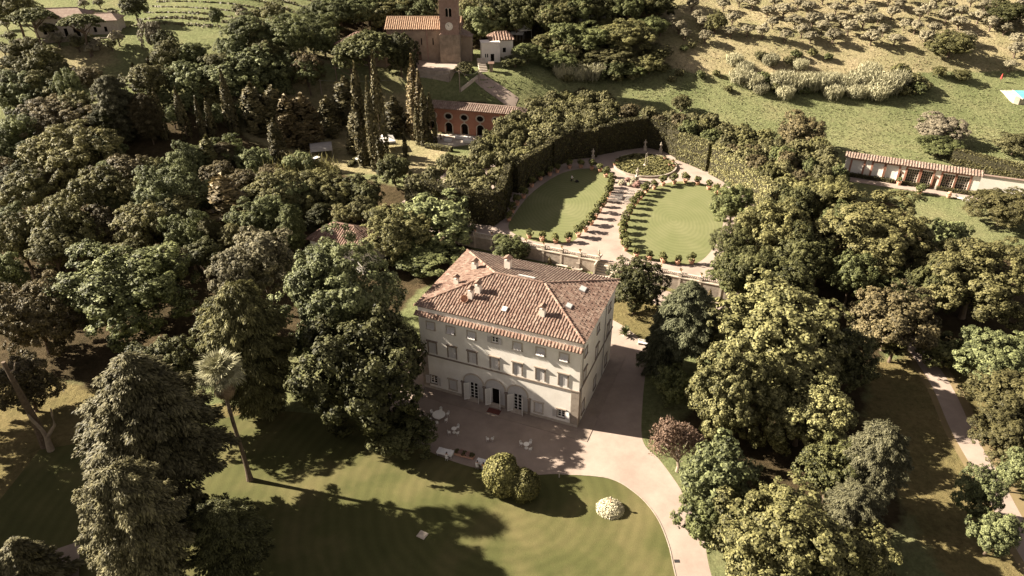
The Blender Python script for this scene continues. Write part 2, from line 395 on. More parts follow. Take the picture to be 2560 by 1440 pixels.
def ribbon(name, pts, width, mat, off=.04, follow=True, z=0):
    pts = catmull(pts, k=10); b = MB(); L = []; n = len(pts)
    for i, p in enumerate(pts):
        d = pts[min(i+1, n-1)]-pts[max(i-1, 0)]; d = d/np.linalg.norm(d); w = width if not callable(width) else width(i/(n-1))
        q = np.array([-d[1], d[0]])*w/2
        L.append((p+q, p-q))
    for (a, c), (a2, c2) in zip(L, L[1:]):
        zz = lambda p: float(terrain(p[0], p[1]))+off if follow else z
        b.face([(c[0], c[1], zz(c)), (c2[0], c2[1], zz(c2)), (a2[0], a2[1], zz(a2)), (a[0], a[1], zz(a))])
    return tag(b.build(name, mat), kind='structure')
# front lawn, sheet by sheet
front_lawn = [(-66,44)]+[tuple(p) for p in catmull([(18.6,44),(18.4,51.1),(18.4,55.5),(17.7,59.7),(15.8,63.3),(12.5,66.0),(6.2,66.8),(0.9,66.7),(-5.6,68.2),(-10.7,70.6),(-16,74),(-24,78),(-36,80)])]+[(-66,72)]
sheet('lawn', front_lawn, .008, M['lawn'], (-0.5, 62.8))
drive = [tuple(p) for p in catmull([(23,40),(22.5,51.1),(22.8,56.1),(22.4,59.7),(21.6,64.2),(19.9,69.2),(18.2,73.1),(19.6,81.6),(21.4,89.4),(22.6,95),(17.5,103.5),(8,109)])]+ \
        [(2,106),(-3,98),(-15,96)]+[tuple(p) for p in catmull([(-20,88),(-17,76),(-10.7,70.6),(-5.6,68.2),(0.9,66.7),(6.2,66.8),(12.5,66.0),(15.8,63.3),(17.7,59.7),(18.4,55.5),(18.4,51.1),(18.6,40)])]
sheet('forecourt', drive, .004, M['gravel'])
sheet('back_court', [(-10,130.4),(2,125.3),(12.7,120.6),(27.8,113.4),(41,107),(36,103),(24.5,109),(15,111.5),(2,113),(-12,122)], .012, M['gravel'])
ribbon('side_path', [(70,112),(67.5,98),(66.2,84.8),(63.8,74.2),(62.6,65.9),(61.3,58.7),(60,48)], 3.0, M['gravel'], .02)
ribbon('path_verge', [(70.2,112),(67.7,98),(66.4,84.8),(64,74.2),(62.8,65.9),(61.5,58.7),(60.2,48)], 5.2, surf('dry_verge', (.13,.10,.05), (.18,.135,.07), .3, .95, .3, 4, coords='World'), .008)
ribbon('lower_drive', [(-53.5,56),(-51.5,52),(-48.5,46),(-44,38)], 2.6, M['darkgravel'], .016)
ribbon('church_path', [tuple(hit(x, y)[:2]) for x, y in ((1290,262),(1250,232),(1210,205),(1192,190))], 3.2, M['gravel'], .09)
# ------------------------------------------------------------------ walled garden terrace
WT = np.array([WN[1], -WN[0]])
def wall_pt(t, s=0.0): return W0+WT*t+WN*s
A0, A1 = wall_pt(-27), wall_pt(33)
ter = [tuple(A0), tuple(A1), (60,132),(70,158),(54,182),(40,192),(22,192),(4,182),(-16,166),(-26,146)]
b = MB(); b.prism(ter, -.3, GZ)
terr = tag(b.build('garden_terrace', M['gravel']), kind='structure')
def gsheet(name, px, z, mat):
    P = [hit_z(x, y, GZ)[:2] for x, y in px]; c = np.mean(P, 0)
    return sheet(name, [tuple(p) for p in catmull(P, True, 8)], z, mat, tuple(c))
oL = gsheet('oval_lawn', [(1272,572),(1290,530),(1330,482),(1390,440),(1440,424),(1500,422),(1531,438),(1512,490),(1475,548),(1440,598),(1395,609),(1325,600)], GZ+.006, M['ovallawn'])
oR = gsheet('oval_lawn', [(1557,612),(1566,555),(1590,505),(1625,473),(1690,454),(1760,460),(1800,484),(1812,525),(1800,585),(1765,642),(1715,662),(1620,650),(1575,635)], GZ+.006, M['ovallawn'])
for o in (oL, oR): o.rotation_euler = (0, 0, 0)
# ------------------------------------------------------------------ villa
YAW = -0.3931; VW, VD = 24.75, 17.28
va = np.array([math.cos(YAW), math.sin(YAW)]); vb = np.array([-va[1], va[0]])
v_origin = np.array([9.2046, 75.712])-va*VW
villa = tag(empty('villa', (v_origin[0], v_origin[1], 0), YAW), 'three storey cream stucco villa with a hipped terracotta roof and three arched doors', 'villa')
def wall_holes(b, x0, x1, z0, z1, holes, y, depth, out=-1, axis='x', ins=1):
    """wall face with rectangular holes and their reveals; axis x: face in plane y; axis y: face in plane x=y"""
    xsn = sorted({x0, x1, *[h[0] for h in holes], *[h[1] for h in holes]}); zsn = sorted({z0, z1, *[h[2] for h in holes], *[h[3] for h in holes]})
    P = (lambda u, d, z: (u, y+d, z)) if axis == 'x' else (lambda u, d, z: (y+d, u, z))
    for xa, xb in zip(xsn, xsn[1:]):
        for za, zb in zip(zsn, zsn[1:]):
            cx, cz = (xa+xb)/2, (za+zb)/2
            if any(h[0] < cx < h[1] and h[2] < cz < h[3] for h in holes): continue
            b.face([P(xa, 0, za), P(xb, 0, za), P(xb, 0, zb), P(xa, 0, zb)])
    for h in holes:
        d = depth
        b.face([P(h[0],0,h[2]), P(h[0],d,h[2]), P(h[0],d,h[3]), P(h[0],0,h[3])]); b.face([P(h[1],0,h[2]), P(h[1],d,h[2]), P(h[1],d,h[3]), P(h[1],0,h[3])])
        b.face([P(h[0],0,h[2]), P(h[1],0,h[2]), P(h[1],d,h[2]), P(h[0],d,h[2])]); b.face([P(h[0],0,h[3]), P(h[1],0,h[3]), P(h[1],d,h[3]), P(h[0],d,h[3])])
        b.face([P(h[0],d,h[2]), P(h[1],d,h[2]), P(h[1],d,h[3]), P(h[0],d,h[3])])
COLS = [1.95, 5.2, 8.5, 12.0, 15.55, 19.0, 22.4]
top_open = (11.62, 12.62, 11.6, 12.6)
holes = [(c-.62, c+.62, 11.35, 12.55) for c in COLS if c != 12.0]+[top_open]
holes += [(c-.62, c+.62, 6.95, 8.95) for c in COLS]
holes += [(1.2, 2.3, 1.15, 2.65), (21.72, 22.82, 1.15, 2.55), (4.42, 5.6, .95, 2.7), (18.25, 19.4, .95, 2.7)]
holes += [(c-.66, c+.66, .12, 3.3) for c in COLS[2:5]]
b = MB()
wall_holes(b, 0, VW, 0, 15.0, holes, 0, .35)
sideh = [(v-.6, v+.6, z0, z1) for v in (2.4, 8.3, 14.4) for z0, z1 in ((11.35, 12.55), (6.95, 8.95), (1.0, 3.1))]
wall_holes(b, 0, VD, 0, 15.0, sideh, VW, -.3, axis='y')
wall_holes(b, 0, VD, 0, 15.0, sideh, 0, .3, axis='y')
b.face([(0, VD, 0), (VW, VD, 0), (VW, VD, 15), (0, VD, 15)])
b.build('wall', M['stucco'], villa)
def window_frame(u0, u1, z0, z1, w=.17, d=.09, sill=True, hood=False, mat='trim', plane=None):
    b = MB()
    b.box(u0-w, u0, -d, .02, z0, z1); b.box(u1, u1+w, -d, .02, z0, z1); b.box(u0-w, u1+w, -d-.003, .02, z1, z1+w)
    if hood: b.box(u0-w-.12, u1+w+.12, -d-.14, .02, z1+w+.002, z1+w+.16)
    if sill: b.box(u0-w-.05, u1+w+.05, -d-.08, .02, z0-w*.8, z0)
    return b
def louvre(b, u0, u1, z0, z1, y0, th=.05):
    """a louvred shutter leaf: border with raised slats"""
    w = .09
    b.box(u0, u0+w, y0-th, y0, z0, z1); b.box(u1-w, u1, y0-th, y0, z0, z1); b.box(u0+w, u1-w, y0-th, y0, z0, z0+w); b.box(u0+w, u1-w, y0-th, y0, z1-w, z1)
    n = max(3, int((z1-z0-2*w)/.16)); h = (z1-z0-2*w)/n
    for i in range(n):
        za = z0+w+i*h
        b.face([(u0+w, y0-.045, za), (u1-w, y0-.045, za), (u1-w, y0-.005, za+h), (u0+w, y0-.005, za+h)])
def shut_pair(u0, u1, z0, z1, parent, y=.06):
    um = (u0+u1)/2
    for a, c in ((u0+.01, um-.006), (um+.006, u1-.01)):
        b = MB(); louvre(b, a, c, z0+.01, z1-.01, y); b.build('shutter', M['shutter'], parent)
def open_leaf(hu, z0, z1, w, side, ang, parent, mat='shutter'):
    b = MB(); louvre(b, 0, w, z0, z1, .025)
    o = b.build('shutter', M[mat], parent); o.location = (hu, -.12, 0); o.rotation_euler = (0, 0, math.pi-R_(ang)*-1 if side < 0 else -R_(ang)); return o
def casement(u0, u1, z0, z1, y, parent, rows=3, mid=True, mat='whitepaint', name='window'):
    """white framed glazed leaves with real bars, panes as sub-parts"""
    b = MB(); f = .09
    b.box(u0, u0+f, y, y+.06, z0, z1); b.box(u1-f, u1, y, y+.06, z0, z1); b.box(u0+f, u1-f, y, y+.06, z0, z0+f*1.6); b.box(u0+f, u1-f, y, y+.06, z1-f, z1)
    um = (u0+u1)/2
    if mid: b.box(um-f*.8, um+f*.8, y-.004, y+.06, z0+f*1.6, z1-f)
    hz = (z1-z0-f*2.6)/rows
    for i in range(1, rows):
        z = z0+f*1.6+i*hz
        b.box(u0+f, um-f*.8, y+.004, y+.05, z-.03, z+.03); b.box(um+f*.8, u1-f, y+.004, y+.05, z-.03, z+.03)
    o = b.build(name, M[mat], parent)
    for a, c in ((u0+f, um-f*.8), (um+f*.8, u1-f)):
        for i in range(rows):
            b = MB(); za = z0+f*1.6+i*hz; b.face([(a, y+.03, za), (c, y+.03, za), (c, y+.03, za+hz), (a, y+.03, za+hz)]); b.build('pane', M['glass'], o)
    return o
for i, c in enumerate(COLS):
    # top storey
    if c != 12.0:
        b = window_frame(c-.62, c+.62, 11.35, 12.55, .17, .05, sill=True); fr = b.build('window_frame', M['palestone'], villa)
        b = MB(); louvre(b, c-.6, c+.6, 12.0, 12.53, .05); b.build('shutter', M['shutter'], fr)
        for a, d in ((c-.6, c-.01), (c+.01, c+.6)):                    # lower flap pushed out
            b = MB(); louvre(b, a, d, -.66, 0, 0, .04); o = b.build('shutter_flap', M['shutter'], fr); o.location = (0, .03, 12.0); o.rotation_euler = (R_(-(22+6*((i*7) % 4))), 0, 0)
    else:
        casement(11.62, 12.62, 11.6, 12.6, .1, villa, 2)
        b = window_frame(11.62, 12.62, 11.6, 12.6, .07, .05); b.build('window_frame', M['palestone'], villa)
        open_leaf(11.54, 11.6, 12.6, .52, -1, 4, villa); open_leaf(12.70, 11.6, 12.6, .52, 1, 4, villa)
        b = MB(); b.box(11.95, 12.25, -.06, .02, 12.95, 13.3); b.build('wall_plaque', M['trim'], villa)
    # piano nobile
    b = window_frame(c-.62, c+.62, 6.95, 8.95, .17, .09, sill=False, hood=True); b.build('window_frame', M['trim'], villa)
    shut_pair(c-.62, c+.62, 6.95, 8.95, villa)
# ground floor
for u0, u1, z0, z1 in ((1.2, 2.3, 1.15, 2.65), (21.72, 22.82, 1.15, 2.55)):
    casement(u0, u1, z0, z1, .12, villa, 3); b = window_frame(u0, u1, z0, z1, .1, .06, hood=(u0 > 9)); b.build('window_frame', M['trim'], villa)
    open_leaf(u0-.1, z0, z1, .62, -1, 12, villa); open_leaf(u1+.1, z0, z1, .62, 1, 12, villa)
for u0, u1 in ((4.42, 5.6), (18.25, 19.4)):
    b = window_frame(u0, u1, .95, 2.7, .17, .06, hood=True); b.build('window_frame', M['palestone'], villa); shut_pair(u0, u1, .95, 2.7, villa)
for k, c in enumerate(COLS[2:5]):
    r = 1.52; zc = 3.33
    arc = [(c+r*math.cos(t), zc+r*math.sin(t)) for t in np.linspace(0, math.pi, 25)]
    b = MB(); pts = [(u, -.03, z) for u, z in arc]                       # lunette above the doors
    for p, q in zip(pts, pts[1:]): b.face([(c, -.03, zc), p, q])
    b.box(c-r, c-.66, -.03, -.002, .1, zc-.006); b.box(c+.66, c+r, -.03, -.002, .1, zc-.006)
    b.build('lunette', M['lunette'], villa)
    b = MB(); r2 = r+.2                                                  # arch moulding
    for t0, t1 in zip(np.linspace(0, math.pi, 25), np.linspace(0, math.pi, 25)[1:]):
        A = [(c+rr*math.cos(t), y, zc+rr*math.sin(t)) for t in (t0, t1) for rr in (r, r2) for y in (-.13, 0)]
        b.face([A[0], A[2], A[6], A[4]]); b.face([A[2], A[3], A[7], A[6]]); b.face([A[0], A[1], A[5], A[4]])
    b.build('arch_moulding', M['palestone'], villa)
    if k != 1: casement(c-.66, c+.66, .12, 3.3, .1, villa, 5, name='french_door')
    else:
        b = MB(); b.box(c-.66, c-.58, .05, .12, .12, 3.3); b.box(c+.58, c+.66, .05, .12, .12, 3.3); b.box(c-.58, c+.58, .05, .12, 3.22, 3.3); b.build('door_frame', M['whitepaint'], villa)
        b = MB(); b.face([(c-.58, .30, .12), (c+.58, .30, .12), (c+.58, .30, 3.22), (c-.58, .30, 3.22)]); b.build('dark_doorway', M['dark'], villa)
    open_leaf(c-.70, .15, 3.25, .86, -1, 38, villa, 'whitepaint'); open_leaf(c+.70, .15, 3.25, .86, 1, 62, villa, 'whitepaint')
    b = MB(); b.box(c-.9, c+.9, -.55, 0, .004, .11); b.build('door_step', M['palestone'], villa)
for u in (COLS[2]-1.8, (COLS[2]+COLS[3])/2, (COLS[3]+COLS[4])/2, COLS[4]+1.82):
    b = MB(); b.box(u-.2, u+.2, -.16, 0, .004, 2.95); b.box(u-.28, u+.28, -.22, 0, 2.952, 3.18); b.build('pilaster', M['trim'], villa)
# string course, corner pilasters, cornice
b = MB(); b.box(-.1, VW+.1, -.12, -.002, 6.43, 6.66); b.box(VW+.002, VW+.12, -.002, VD, 6.43, 6.66); b.build('string_course', M['trim'], villa)
b = MB(); b.box(VW-1.1, VW+.07, -.07, -.002, .004, 6.42); b.box(VW+.002, VW+.07, -.002, .75, .004, 6.42); b.build('corner_pilaster', M['greystone'], villa)
b = MB(); b.box(-.07, 1.0, -.07, -.002, .004, 6.42); b.build('corner_pilaster', M['greystone'], villa)
b = MB(); b.box(-.12, VW+.12, -.30, -.002, 13.32, 13.55); b.box(-.22, VW+.2, -.5, -.002, 13.552, 13.68); b.build('cornice', M['stuccowhite'], villa)
b = MB(); b.box(0, VW, -.10, -.003, .004, .5); b.build('plinth', M['palestone'], villa)
# pent roof above the cornice, tile by tile
pent = MB(); pent.face([(-.35, -.75, 13.74), (VW+.3, -.75, 13.74), (VW+.3, 0, 14.18), (-.35, 0, 14.18)]); pent.box(-.35, VW+.3, -.75, -.003, 13.69, 13.735)
pent.lvv = .25; pent = pent.build('pent_roof', M['tile'], villa)
def cover_tile(b, p0, p1, r0, r1, up, n=5):
    d = (p1-p0).normalized(); s = d.cross(up).normalized(); a = []
    for p, r in ((p0, r0), (p1, r1)):
        a.append([b.vert(p+s*(math.cos(t)*r)+up*(math.sin(t)*r*.9)) for t in np.linspace(0, math.pi, n)])
    for i in range(n-1): b.f.append([a[0][i], a[0][i+1], a[1][i+1], a[1][i]]); b.m.append(0)
    b.f.append(a[0][::-1]); b.m.append(0)
rr = random.Random(4)
for i in range(52):
    u = -.2+i*(VW+.35)/51; b = MB(); nrm = Vector((0, -.46, .95)).normalized(); dr = Vector((0, .95, .46)).normalized()
    for k in range(2):
        b.lvv = rr.random()*.75+.1; p = Vector((u+rr.uniform(-.03, .03), -.82+k*.4*.95, 13.73+k*.4*.46)); cover_tile(b, p, p+dr*.46, .145, .12, nrm)
    b.build('pent_tile', M['tile'], pent)
# main hipped roof
OV = .45; EZ, RZ = 15.02, 17.55; RU0, RU1 = 8.5, 16.3
E_ = [Vector((-OV, -OV*.3, EZ)), Vector((VW+OV, -OV*.3, EZ)), Vector((VW+OV, VD+OV, EZ)), Vector((-OV, VD+OV, EZ))]
r0, r1 = Vector((RU0, VD/2, RZ)), Vector((RU1, VD/2, RZ))
slopes = [(E_[0], E_[1], r1, r0), (E_[1], E_[2], r1), (E_[2], E_[3], r0, r1), (E_[3], E_[0], r0)]
b = MB()
for s in slopes: b.face(list(s))
b.face([E_[3]-Vector((0,0,.12)), E_[2]-Vector((0,0,.12)), E_[1]-Vector((0,0,.12)), E_[0]-Vector((0,0,.12))])
for p, q in zip(E_, E_[1:]+E_[:1]): dz = Vector((0,0,.12)); b.face([p-dz, q-dz, q, p])
b.lvv = .3; b.l = [.3]*len(b.v)
roof = b.build('roof', M['tileold'], villa)
def tile_slope(e0, e1, top, parent, mat, pitch=.44, seg=.5, r=.125, seed=1, name='tile_row', jit=.05):
    """cover tile rows running from eave e0-e1 up to the polyline of the slope"""
    rg = random.Random(seed); ax = (e1-e0); L = ax.length; ax = ax.normalized()
    c = sum(top, Vector())/len(top); up = (c-e0)-ax*((c-e0).dot(ax)); up.normalize(); nr = ax.cross(up).normalized()
    if nr.z < 0: nr = -nr
    poly = [(0, 0), (L, 0)]+[((p-e0).dot(ax), (p-e0).dot(up)) for p in top]
    n = int(L/pitch); out = []
    for i in range(n):
        u = (i+.5)*L/n; hs = []
        for (xa, ya), (xb, yb) in zip(poly[1:], poly[2:]+poly[:1]):
            if (xa-u)*(xb-u) < 0: hs.append(ya+(yb-ya)*(u-xa)/(xb-xa))
        h = max(hs) if hs else 0
        if h < .5: continue
        b = MB(); k = 0; z = -.07
        while z < h-.1:
            b.lvv = min(1, max(0, rg.gauss(.5, .26))); l = min(seg+.07, h-z)
            p = e0+ax*(u+rg.uniform(-jit, jit))+up*z+nr*(rg.uniform(0, .025)); cover_tile(b, p, p+up*l, r*rg.uniform(.95, 1.1), r*.8, nr); z += seg
        out.append(b.build(name, mat, parent))
    return out
tile_slope(E_[0], E_[1], [r1, r0], roof, M['tile'], seed=1)
tile_slope(E_[1], E_[2], [r1], roof, M['tile'], seed=2, pitch=.42, jit=.08)
tile_slope(E_[2], E_[3], [r0, r1], roof, M['tileold'], seed=3)
tile_slope(E_[3], E_[0], [r0], roof, M['tile'], seed=4, pitch=.42, jit=.06)
for k, (p, q) in enumerate(((E_[0], r0), (E_[1], r1), (E_[2], r1), (E_[3], r0), (r0, r1))):
    b = MB(); d = (q-p); n = int(d.length/.5); d.normalize(); up = Vector((0, 0, 1))-d*d.z; up.normalize()
    for i in range(n): b.lvv = rr.random(); s = p+d*(i*.5)+up*.05; cover_tile(b, s, s+d*.58, .2, .16, up)
    b.build('ridge_cap', M['tile'], roof)
def roof_z(u, v):
    pv = VD/2+OV; return EZ+(RZ-EZ)*min((v+OV*.55)/(VD/2+OV*.55), (VD+OV-v)/pv, (u+OV)/(RU0+OV), (VW+OV-u)/(VW+OV-RU1))
def chimney(u, v, w, d, h, cap=True, mat='stuccowhite'):
    z = roof_z(u, v)-.25; b = MB(); b.mi = 0; b.box(u-w/2, u+w/2, v-d/2, v+d/2, z, z+h+.25)
    if cap:
        for sx in (-1, 1):
            for sy in (-1, 1): b.box(u+sx*(w/2-.06)-.05, u+sx*(w/2-.06)+.05, v+sy*(d/2-.06)-.05, v+sy*(d/2-.06)+.05, z+h+.25, z+h+.55)
        b.mi = 1; zt = z+h+.55; q = [(u-w/2-.14, v-d/2-.12), (u+w/2+.14, v-d/2-.12), (u+w/2+.14, v+d/2+.12), (u-w/2-.14, v+d/2+.12)]
        b.prism(q, zt, zt+.06, bot=True)
        a, c2 = (u, v-d/2-.12, zt+.38), (u, v+d/2+.12, zt+.38)
        Q = [(x, y, zt+.065) for x, y in q]; b.face([Q[0], a, c2, Q[3]]); b.face([Q[1], Q[2], c2, a]); b.face([Q[0], Q[1], a]); b.face([Q[3], c2, Q[2]])
    return b.build('chimney', [M[mat], M['tile']], roof)
chimney(4.3, 10.6, .8, .8, 1.0); chimney(9.1, 12.2, .95, .8, 1.5); chimney(3.4, 6.0, .75, .45, .8); chimney(7.6, 4.6, .8, .8, 1.2); chimney(7.0, 3.3, .7, .7, 1.2); chimney(18.1, 3.0, .75, .75, 1.1)
b = MB(); b.T = Matrix.Translation((6.3, 2.6, roof_z(6.3, 2.6)+.2)) @ Matrix.Rotation(R_(50), 4, 'X') @ Matrix.Rotation(R_(20), 4, 'Y')
b.lathe([(.1, 0), (.42, .02), (.5, .35), (.55, .5), (.5, .5), (.44, .1), (.1, .08)], 16); b.build('flue_pot', M['terracotta'], roof)
def skylight(u, v, w, h, edge):
    z = roof_z(u, v); e = .2
    gu = (roof_z(u+e, v)-roof_z(u-e, v))/(2*e); gv = (roof_z(u, v+e)-roof_z(u, v-e))/(2*e)
    nrm = Vector((-gu, -gv, 1)).normalized(); xa = Vector((1, 0, gu)).normalized() if edge == 'x' else Vector((0, 1, gv)).normalized(); ya = nrm.cross(xa)
    b = MB(); b.T = Matrix(((xa.x, ya.x, nrm.x, u), (xa.y, ya.y, nrm.y, v), (xa.z, ya.z, nrm.z, z), (0, 0, 0, 1)))
    b.mi = 0; b.box(-w/2, w/2, -h/2, h/2, .05, .2); b.mi = 1; b.box(-w/2+.08, w/2-.08, -h/2+.08, h/2-.08, .201, .215)
    return b.build('skylight', [M['metal'], M['shutter']], roof)
skylight(12.6, 2.5, .8, .9, 'x'); skylight(21.3, 11.2, 1.3, 1.0, 'y'); skylight(20.9, 6.0, 1.1, .9, 'y'); skylight(13.2, 9.6, 2.6, .5, 'x')
# side windows
for v in (2.4, 8.3, 14.4):
    for z0, z1 in ((11.35, 12.55), (6.95, 8.95), (1.0, 3.1)):
        for x, s in ((VW, 1), (0, -1)):
            fr = window_frame(v-.6, v+.6, z0, z1, .15, .06, hood=(z0 == 6.95)); fr_o = fr.build('window_frame', M['trim'], villa)
            fr_o.rotation_euler = (0, 0, s*math.pi/2); fr_o.location = (x, 0, 0) if s > 0 else (x, 2*v, 0)
            for a, c in ((v-.58, v-.01), (v+.01, v+.58)):
                b = MB(); louvre(b, a, c, z0+.01, z1-.01, .05); b.build('shutter', M['shutter'], fr_o)
for v in (.9, 12.2): b = MB(); b.tube([(VW+.1, v, .3), (VW+.1, v, 14.9)], .06, 6); b.build('downpipe', M['metal'], villa)
b = MB(); b.tube([(-OV-.02, -.3, EZ-.04), (-OV-.02, VD+.4, EZ-.04)], .07, 6); b.build('gutter', M['terracotta'], villa)
for u in (18.6, 22.2, 8.5, 15.5):
    b = MB(); b.box(u-.4, u+.4, -.9, -.2, .012, .05); b.build('cellar_grate', M['black'], villa)
# paved apron round the villa, doormat
def vl(u, v, z=0): p = v_origin+va*u+vb*v; return (p[0], p[1], z)
apr = [vl(-2, -2.3), vl(VW+2.2, -2.3), vl(VW+2.2, VD+2), vl(VW, VD+2), vl(VW, 0), vl(-2, 0)]
ap = MB(); ap.prism([(p[0], p[1]) for p in apr], -.1, .07); tag(ap.build('villa_apron', M['darkgravel']), kind='structure')
b = MB(); b.box(-1.0, 1.0, -.5, .5, 0, .03); b.box(-1.04, 1.04, -.54, -.5, 0, .02); o = b.build('doormat', M['doormat']); o.location = vl(12.3, -1.3, .072); o.rotation_euler = (0, 0, YAW)
tag(o, 'dark red doormat in front of the open middle doorway of the villa', 'doormat')
# ------------------------------------------------------------------ balustraded garden wall
WRZ = math.atan2(WT[1], WT[0])
gw = tag(empty('garden_wall', (W0[0], W0[1], 0), WRZ), 'stone retaining wall with balustrade and stairs between the villa and the oval lawns', 'wall')
S0, S1 = 4.6, 9.2                       # stair opening
def seg_wall(t0, t1):
    b = MB(); b.box(t0, t1, -.25, .35, 0, 2.62); b.build('retaining_wall', M['greystone'], gw)
    b = MB(); b.box(t0, t1, -.38, .38, 2.622, 2.80); b.build('coping', M['palestone'], gw)
    n = max(1, round((t1-t0)/4.0)); L = (t1-t0)/n
    for i in range(n+1):
        t = t0+i*L; b = MB(); b.box(t-.28, t+.28, -.30, .30, 2.802, 3.62); b.box(t-.34, t+.34, -.36, .36, 3.622, 3.74); b.build('pedestal', M['palestone'], gw)
        b = MB(); b.box(t-.18, t+.18, -.33, -.252, .02, 2.6); b.build('buttress_strip', M['palestone'], gw)
    for i in range(n):
        a, c = t0+i*L+.29, t0+(i+1)*L-.29
        b = MB(); b.box(a, c, -.17, .17, 3.50, 3.63); b.box(a, c, -.14, .14, 2.803, 2.9); b.build('rail', M['palestone'], gw)
        b = MB(); m = int((c-a)/.34)
        for k in range(m):
            b.lathe([(.06, 0), (.11, .15), (.12, .22), (.06, .4), (.06, .5), (.09, .6)], 6, (a+(k+.5)*(c-a)/m, 0, 2.9))
        tag(b.build('balusters', M['palestone'], gw), kind='stuff')
    return [t0+i*L for i in range(n+1)]
ped = seg_wall(-26, S0)+seg_wall(S1, 32)
b = MB(); b.box(S0-.25, S0, -2.2, 2.4, 0, 2.9); b.box(S1, S1+.25, -2.2, 2.4, 0, 2.9); b.build('stair_cheek', M['palestone'], gw)
for i in range(8):
    b = MB(); b.box(S0, S1, -2.6+i*.42, 2.4, i*.35, (i+1)*.35-.001); b.build('stair_step', M['palestone'], gw)
# low flight in front of the gate
st = tag(empty('garden_steps', (*wall_pt(6.9, -4.2), 0), WRZ), 'broad pale stone steps below the gap in the garden balustrade', 'steps')
for i in range(4):
    b = MB(); b.box(-3.4+i*.25, 3.4-i*.25, -1.6+i*.45, 1.6, .014+i*.17, .014+(i+1)*.17-.002); b.build('step', M['palestone'], st)
def statue_mesh():
    b = MB(); b.box(-.45, .45, -.45, .45, 0, .15); b.box(-.35, .35, -.35, .35, .152, 1.0); b.box(-.42, .42, -.42, .42, 1.002, 1.12)
    b.lathe([(.16, 1.12), (.26, 1.2), (.24, 1.6), (.2, 1.95), (.24, 2.2), (.27, 2.45), (.2, 2.6), (.08, 2.66), (.07, 2.72), (.13, 2.8), (.15, 2.92), (.1, 3.04), (.03, 3.08)], 12, sx=1, sy=.75)
    b.tube([(.22, 0, 2.52), (.38, -.1, 2.25), (.3, -.25, 2.05)], [.08, .065, .05], 6); b.tube([(-.22, 0, 2.52), (-.4, .02, 2.25), (-.38, -.12, 2.0)], [.08, .065, .05], 6)
    return b.mesh('statue', M['palestone'])
STATUE = statue_mesh()
def urn_mesh():
    b = MB(); b.lathe([(.12, 0), (.14, .06), (.07, .14), (.16, .28), (.24, .45), (.27, .5), (.2, .5), (.1, .4)], 12); return b.mesh('urn', M['terracotta'])
URN = urn_mesh()
def agave_mesh(n=16, L=.55, seed=1, name='agave_leaves', mat='lemon'):
    rg = random.Random(seed); b = MB()
    for i in range(n):
        a = i*2.4; e = rg.uniform(.25, 1.25); l = L*rg.uniform(.8, 1.15); b.lvv = rg.random()
        d = Vector((math.cos(a)*math.cos(e), math.sin(a)*math.cos(e), math.sin(e))); s = Vector((-math.sin(a), math.cos(a), 0)); w = l*.09
        p0, p1, p2 = Vector((0, 0, 0)), d*l*.55, d*l+Vector((0, 0, -l*.15))
        b.face([p0-s*w*.6, p1-s*w, p1+s*w, p0+s*w*.6]); b.face([p1-s*w, p2, p1+s*w])
    return b.mesh(name, M[mat])
AGAVE = agave_mesh()
k = 0
vis = [t for t in ped if -24 < t < 30 and t not in (S0, S1)]
for i, t in enumerate(vis):
    e = tag(empty('agave_urn', (*wall_pt(t), 3.745), i), f'terracotta urn with a small agave, {ORD[i]} from the left along the garden balustrade', 'urn', 'agave urns on the balustrade')
    put('urn', URN, e); put('agave', AGAVE, e, (0, 0, .44))
for t, w in ((S0, 'left'), (S1, 'right')):
    o = put('stone_bust', STATUE, None, (*wall_pt(t), 3.745), WRZ, (.5, .5, .5)); tag(o, f'stone figure on the pedestal {w} of the garden stair', 'statue', 'stone figures beside the stair')
# bench and basin at the wall foot
o = tag(empty('stone_bench', (*wall_pt(-2.6, -.8), 0), WRZ), 'pale stone bench at the foot of the garden wall', 'bench')
b = MB(); b.box(-1.2, 1.2, -.25, .25, .4, .5); b.build('seat', M['palestone'], o)
for s in (-1, 1): b = MB(); b.box(s*.9-.12, s*.9+.12, -.2, .2, .014, .398); b.build('leg', M['palestone'], o)
o = tag(empty('wall_basin', (*wall_pt(.6, -.95), 0), WRZ), 'rounded stone basin against the garden wall left of the steps', 'basin')
b = MB(); b.lathe([(.5, .014), (.9, .1), (1.1, .5), (1.2, .62), (1.05, .62), (.9, .45), (.2, .4)], 20, sy=.6); b.build('bowl', M['greystone'], o); b = MB(); b.box(-.35, .35, .3, .65, .02, 1.5); b.build('back_slab', M['greystone'], o)
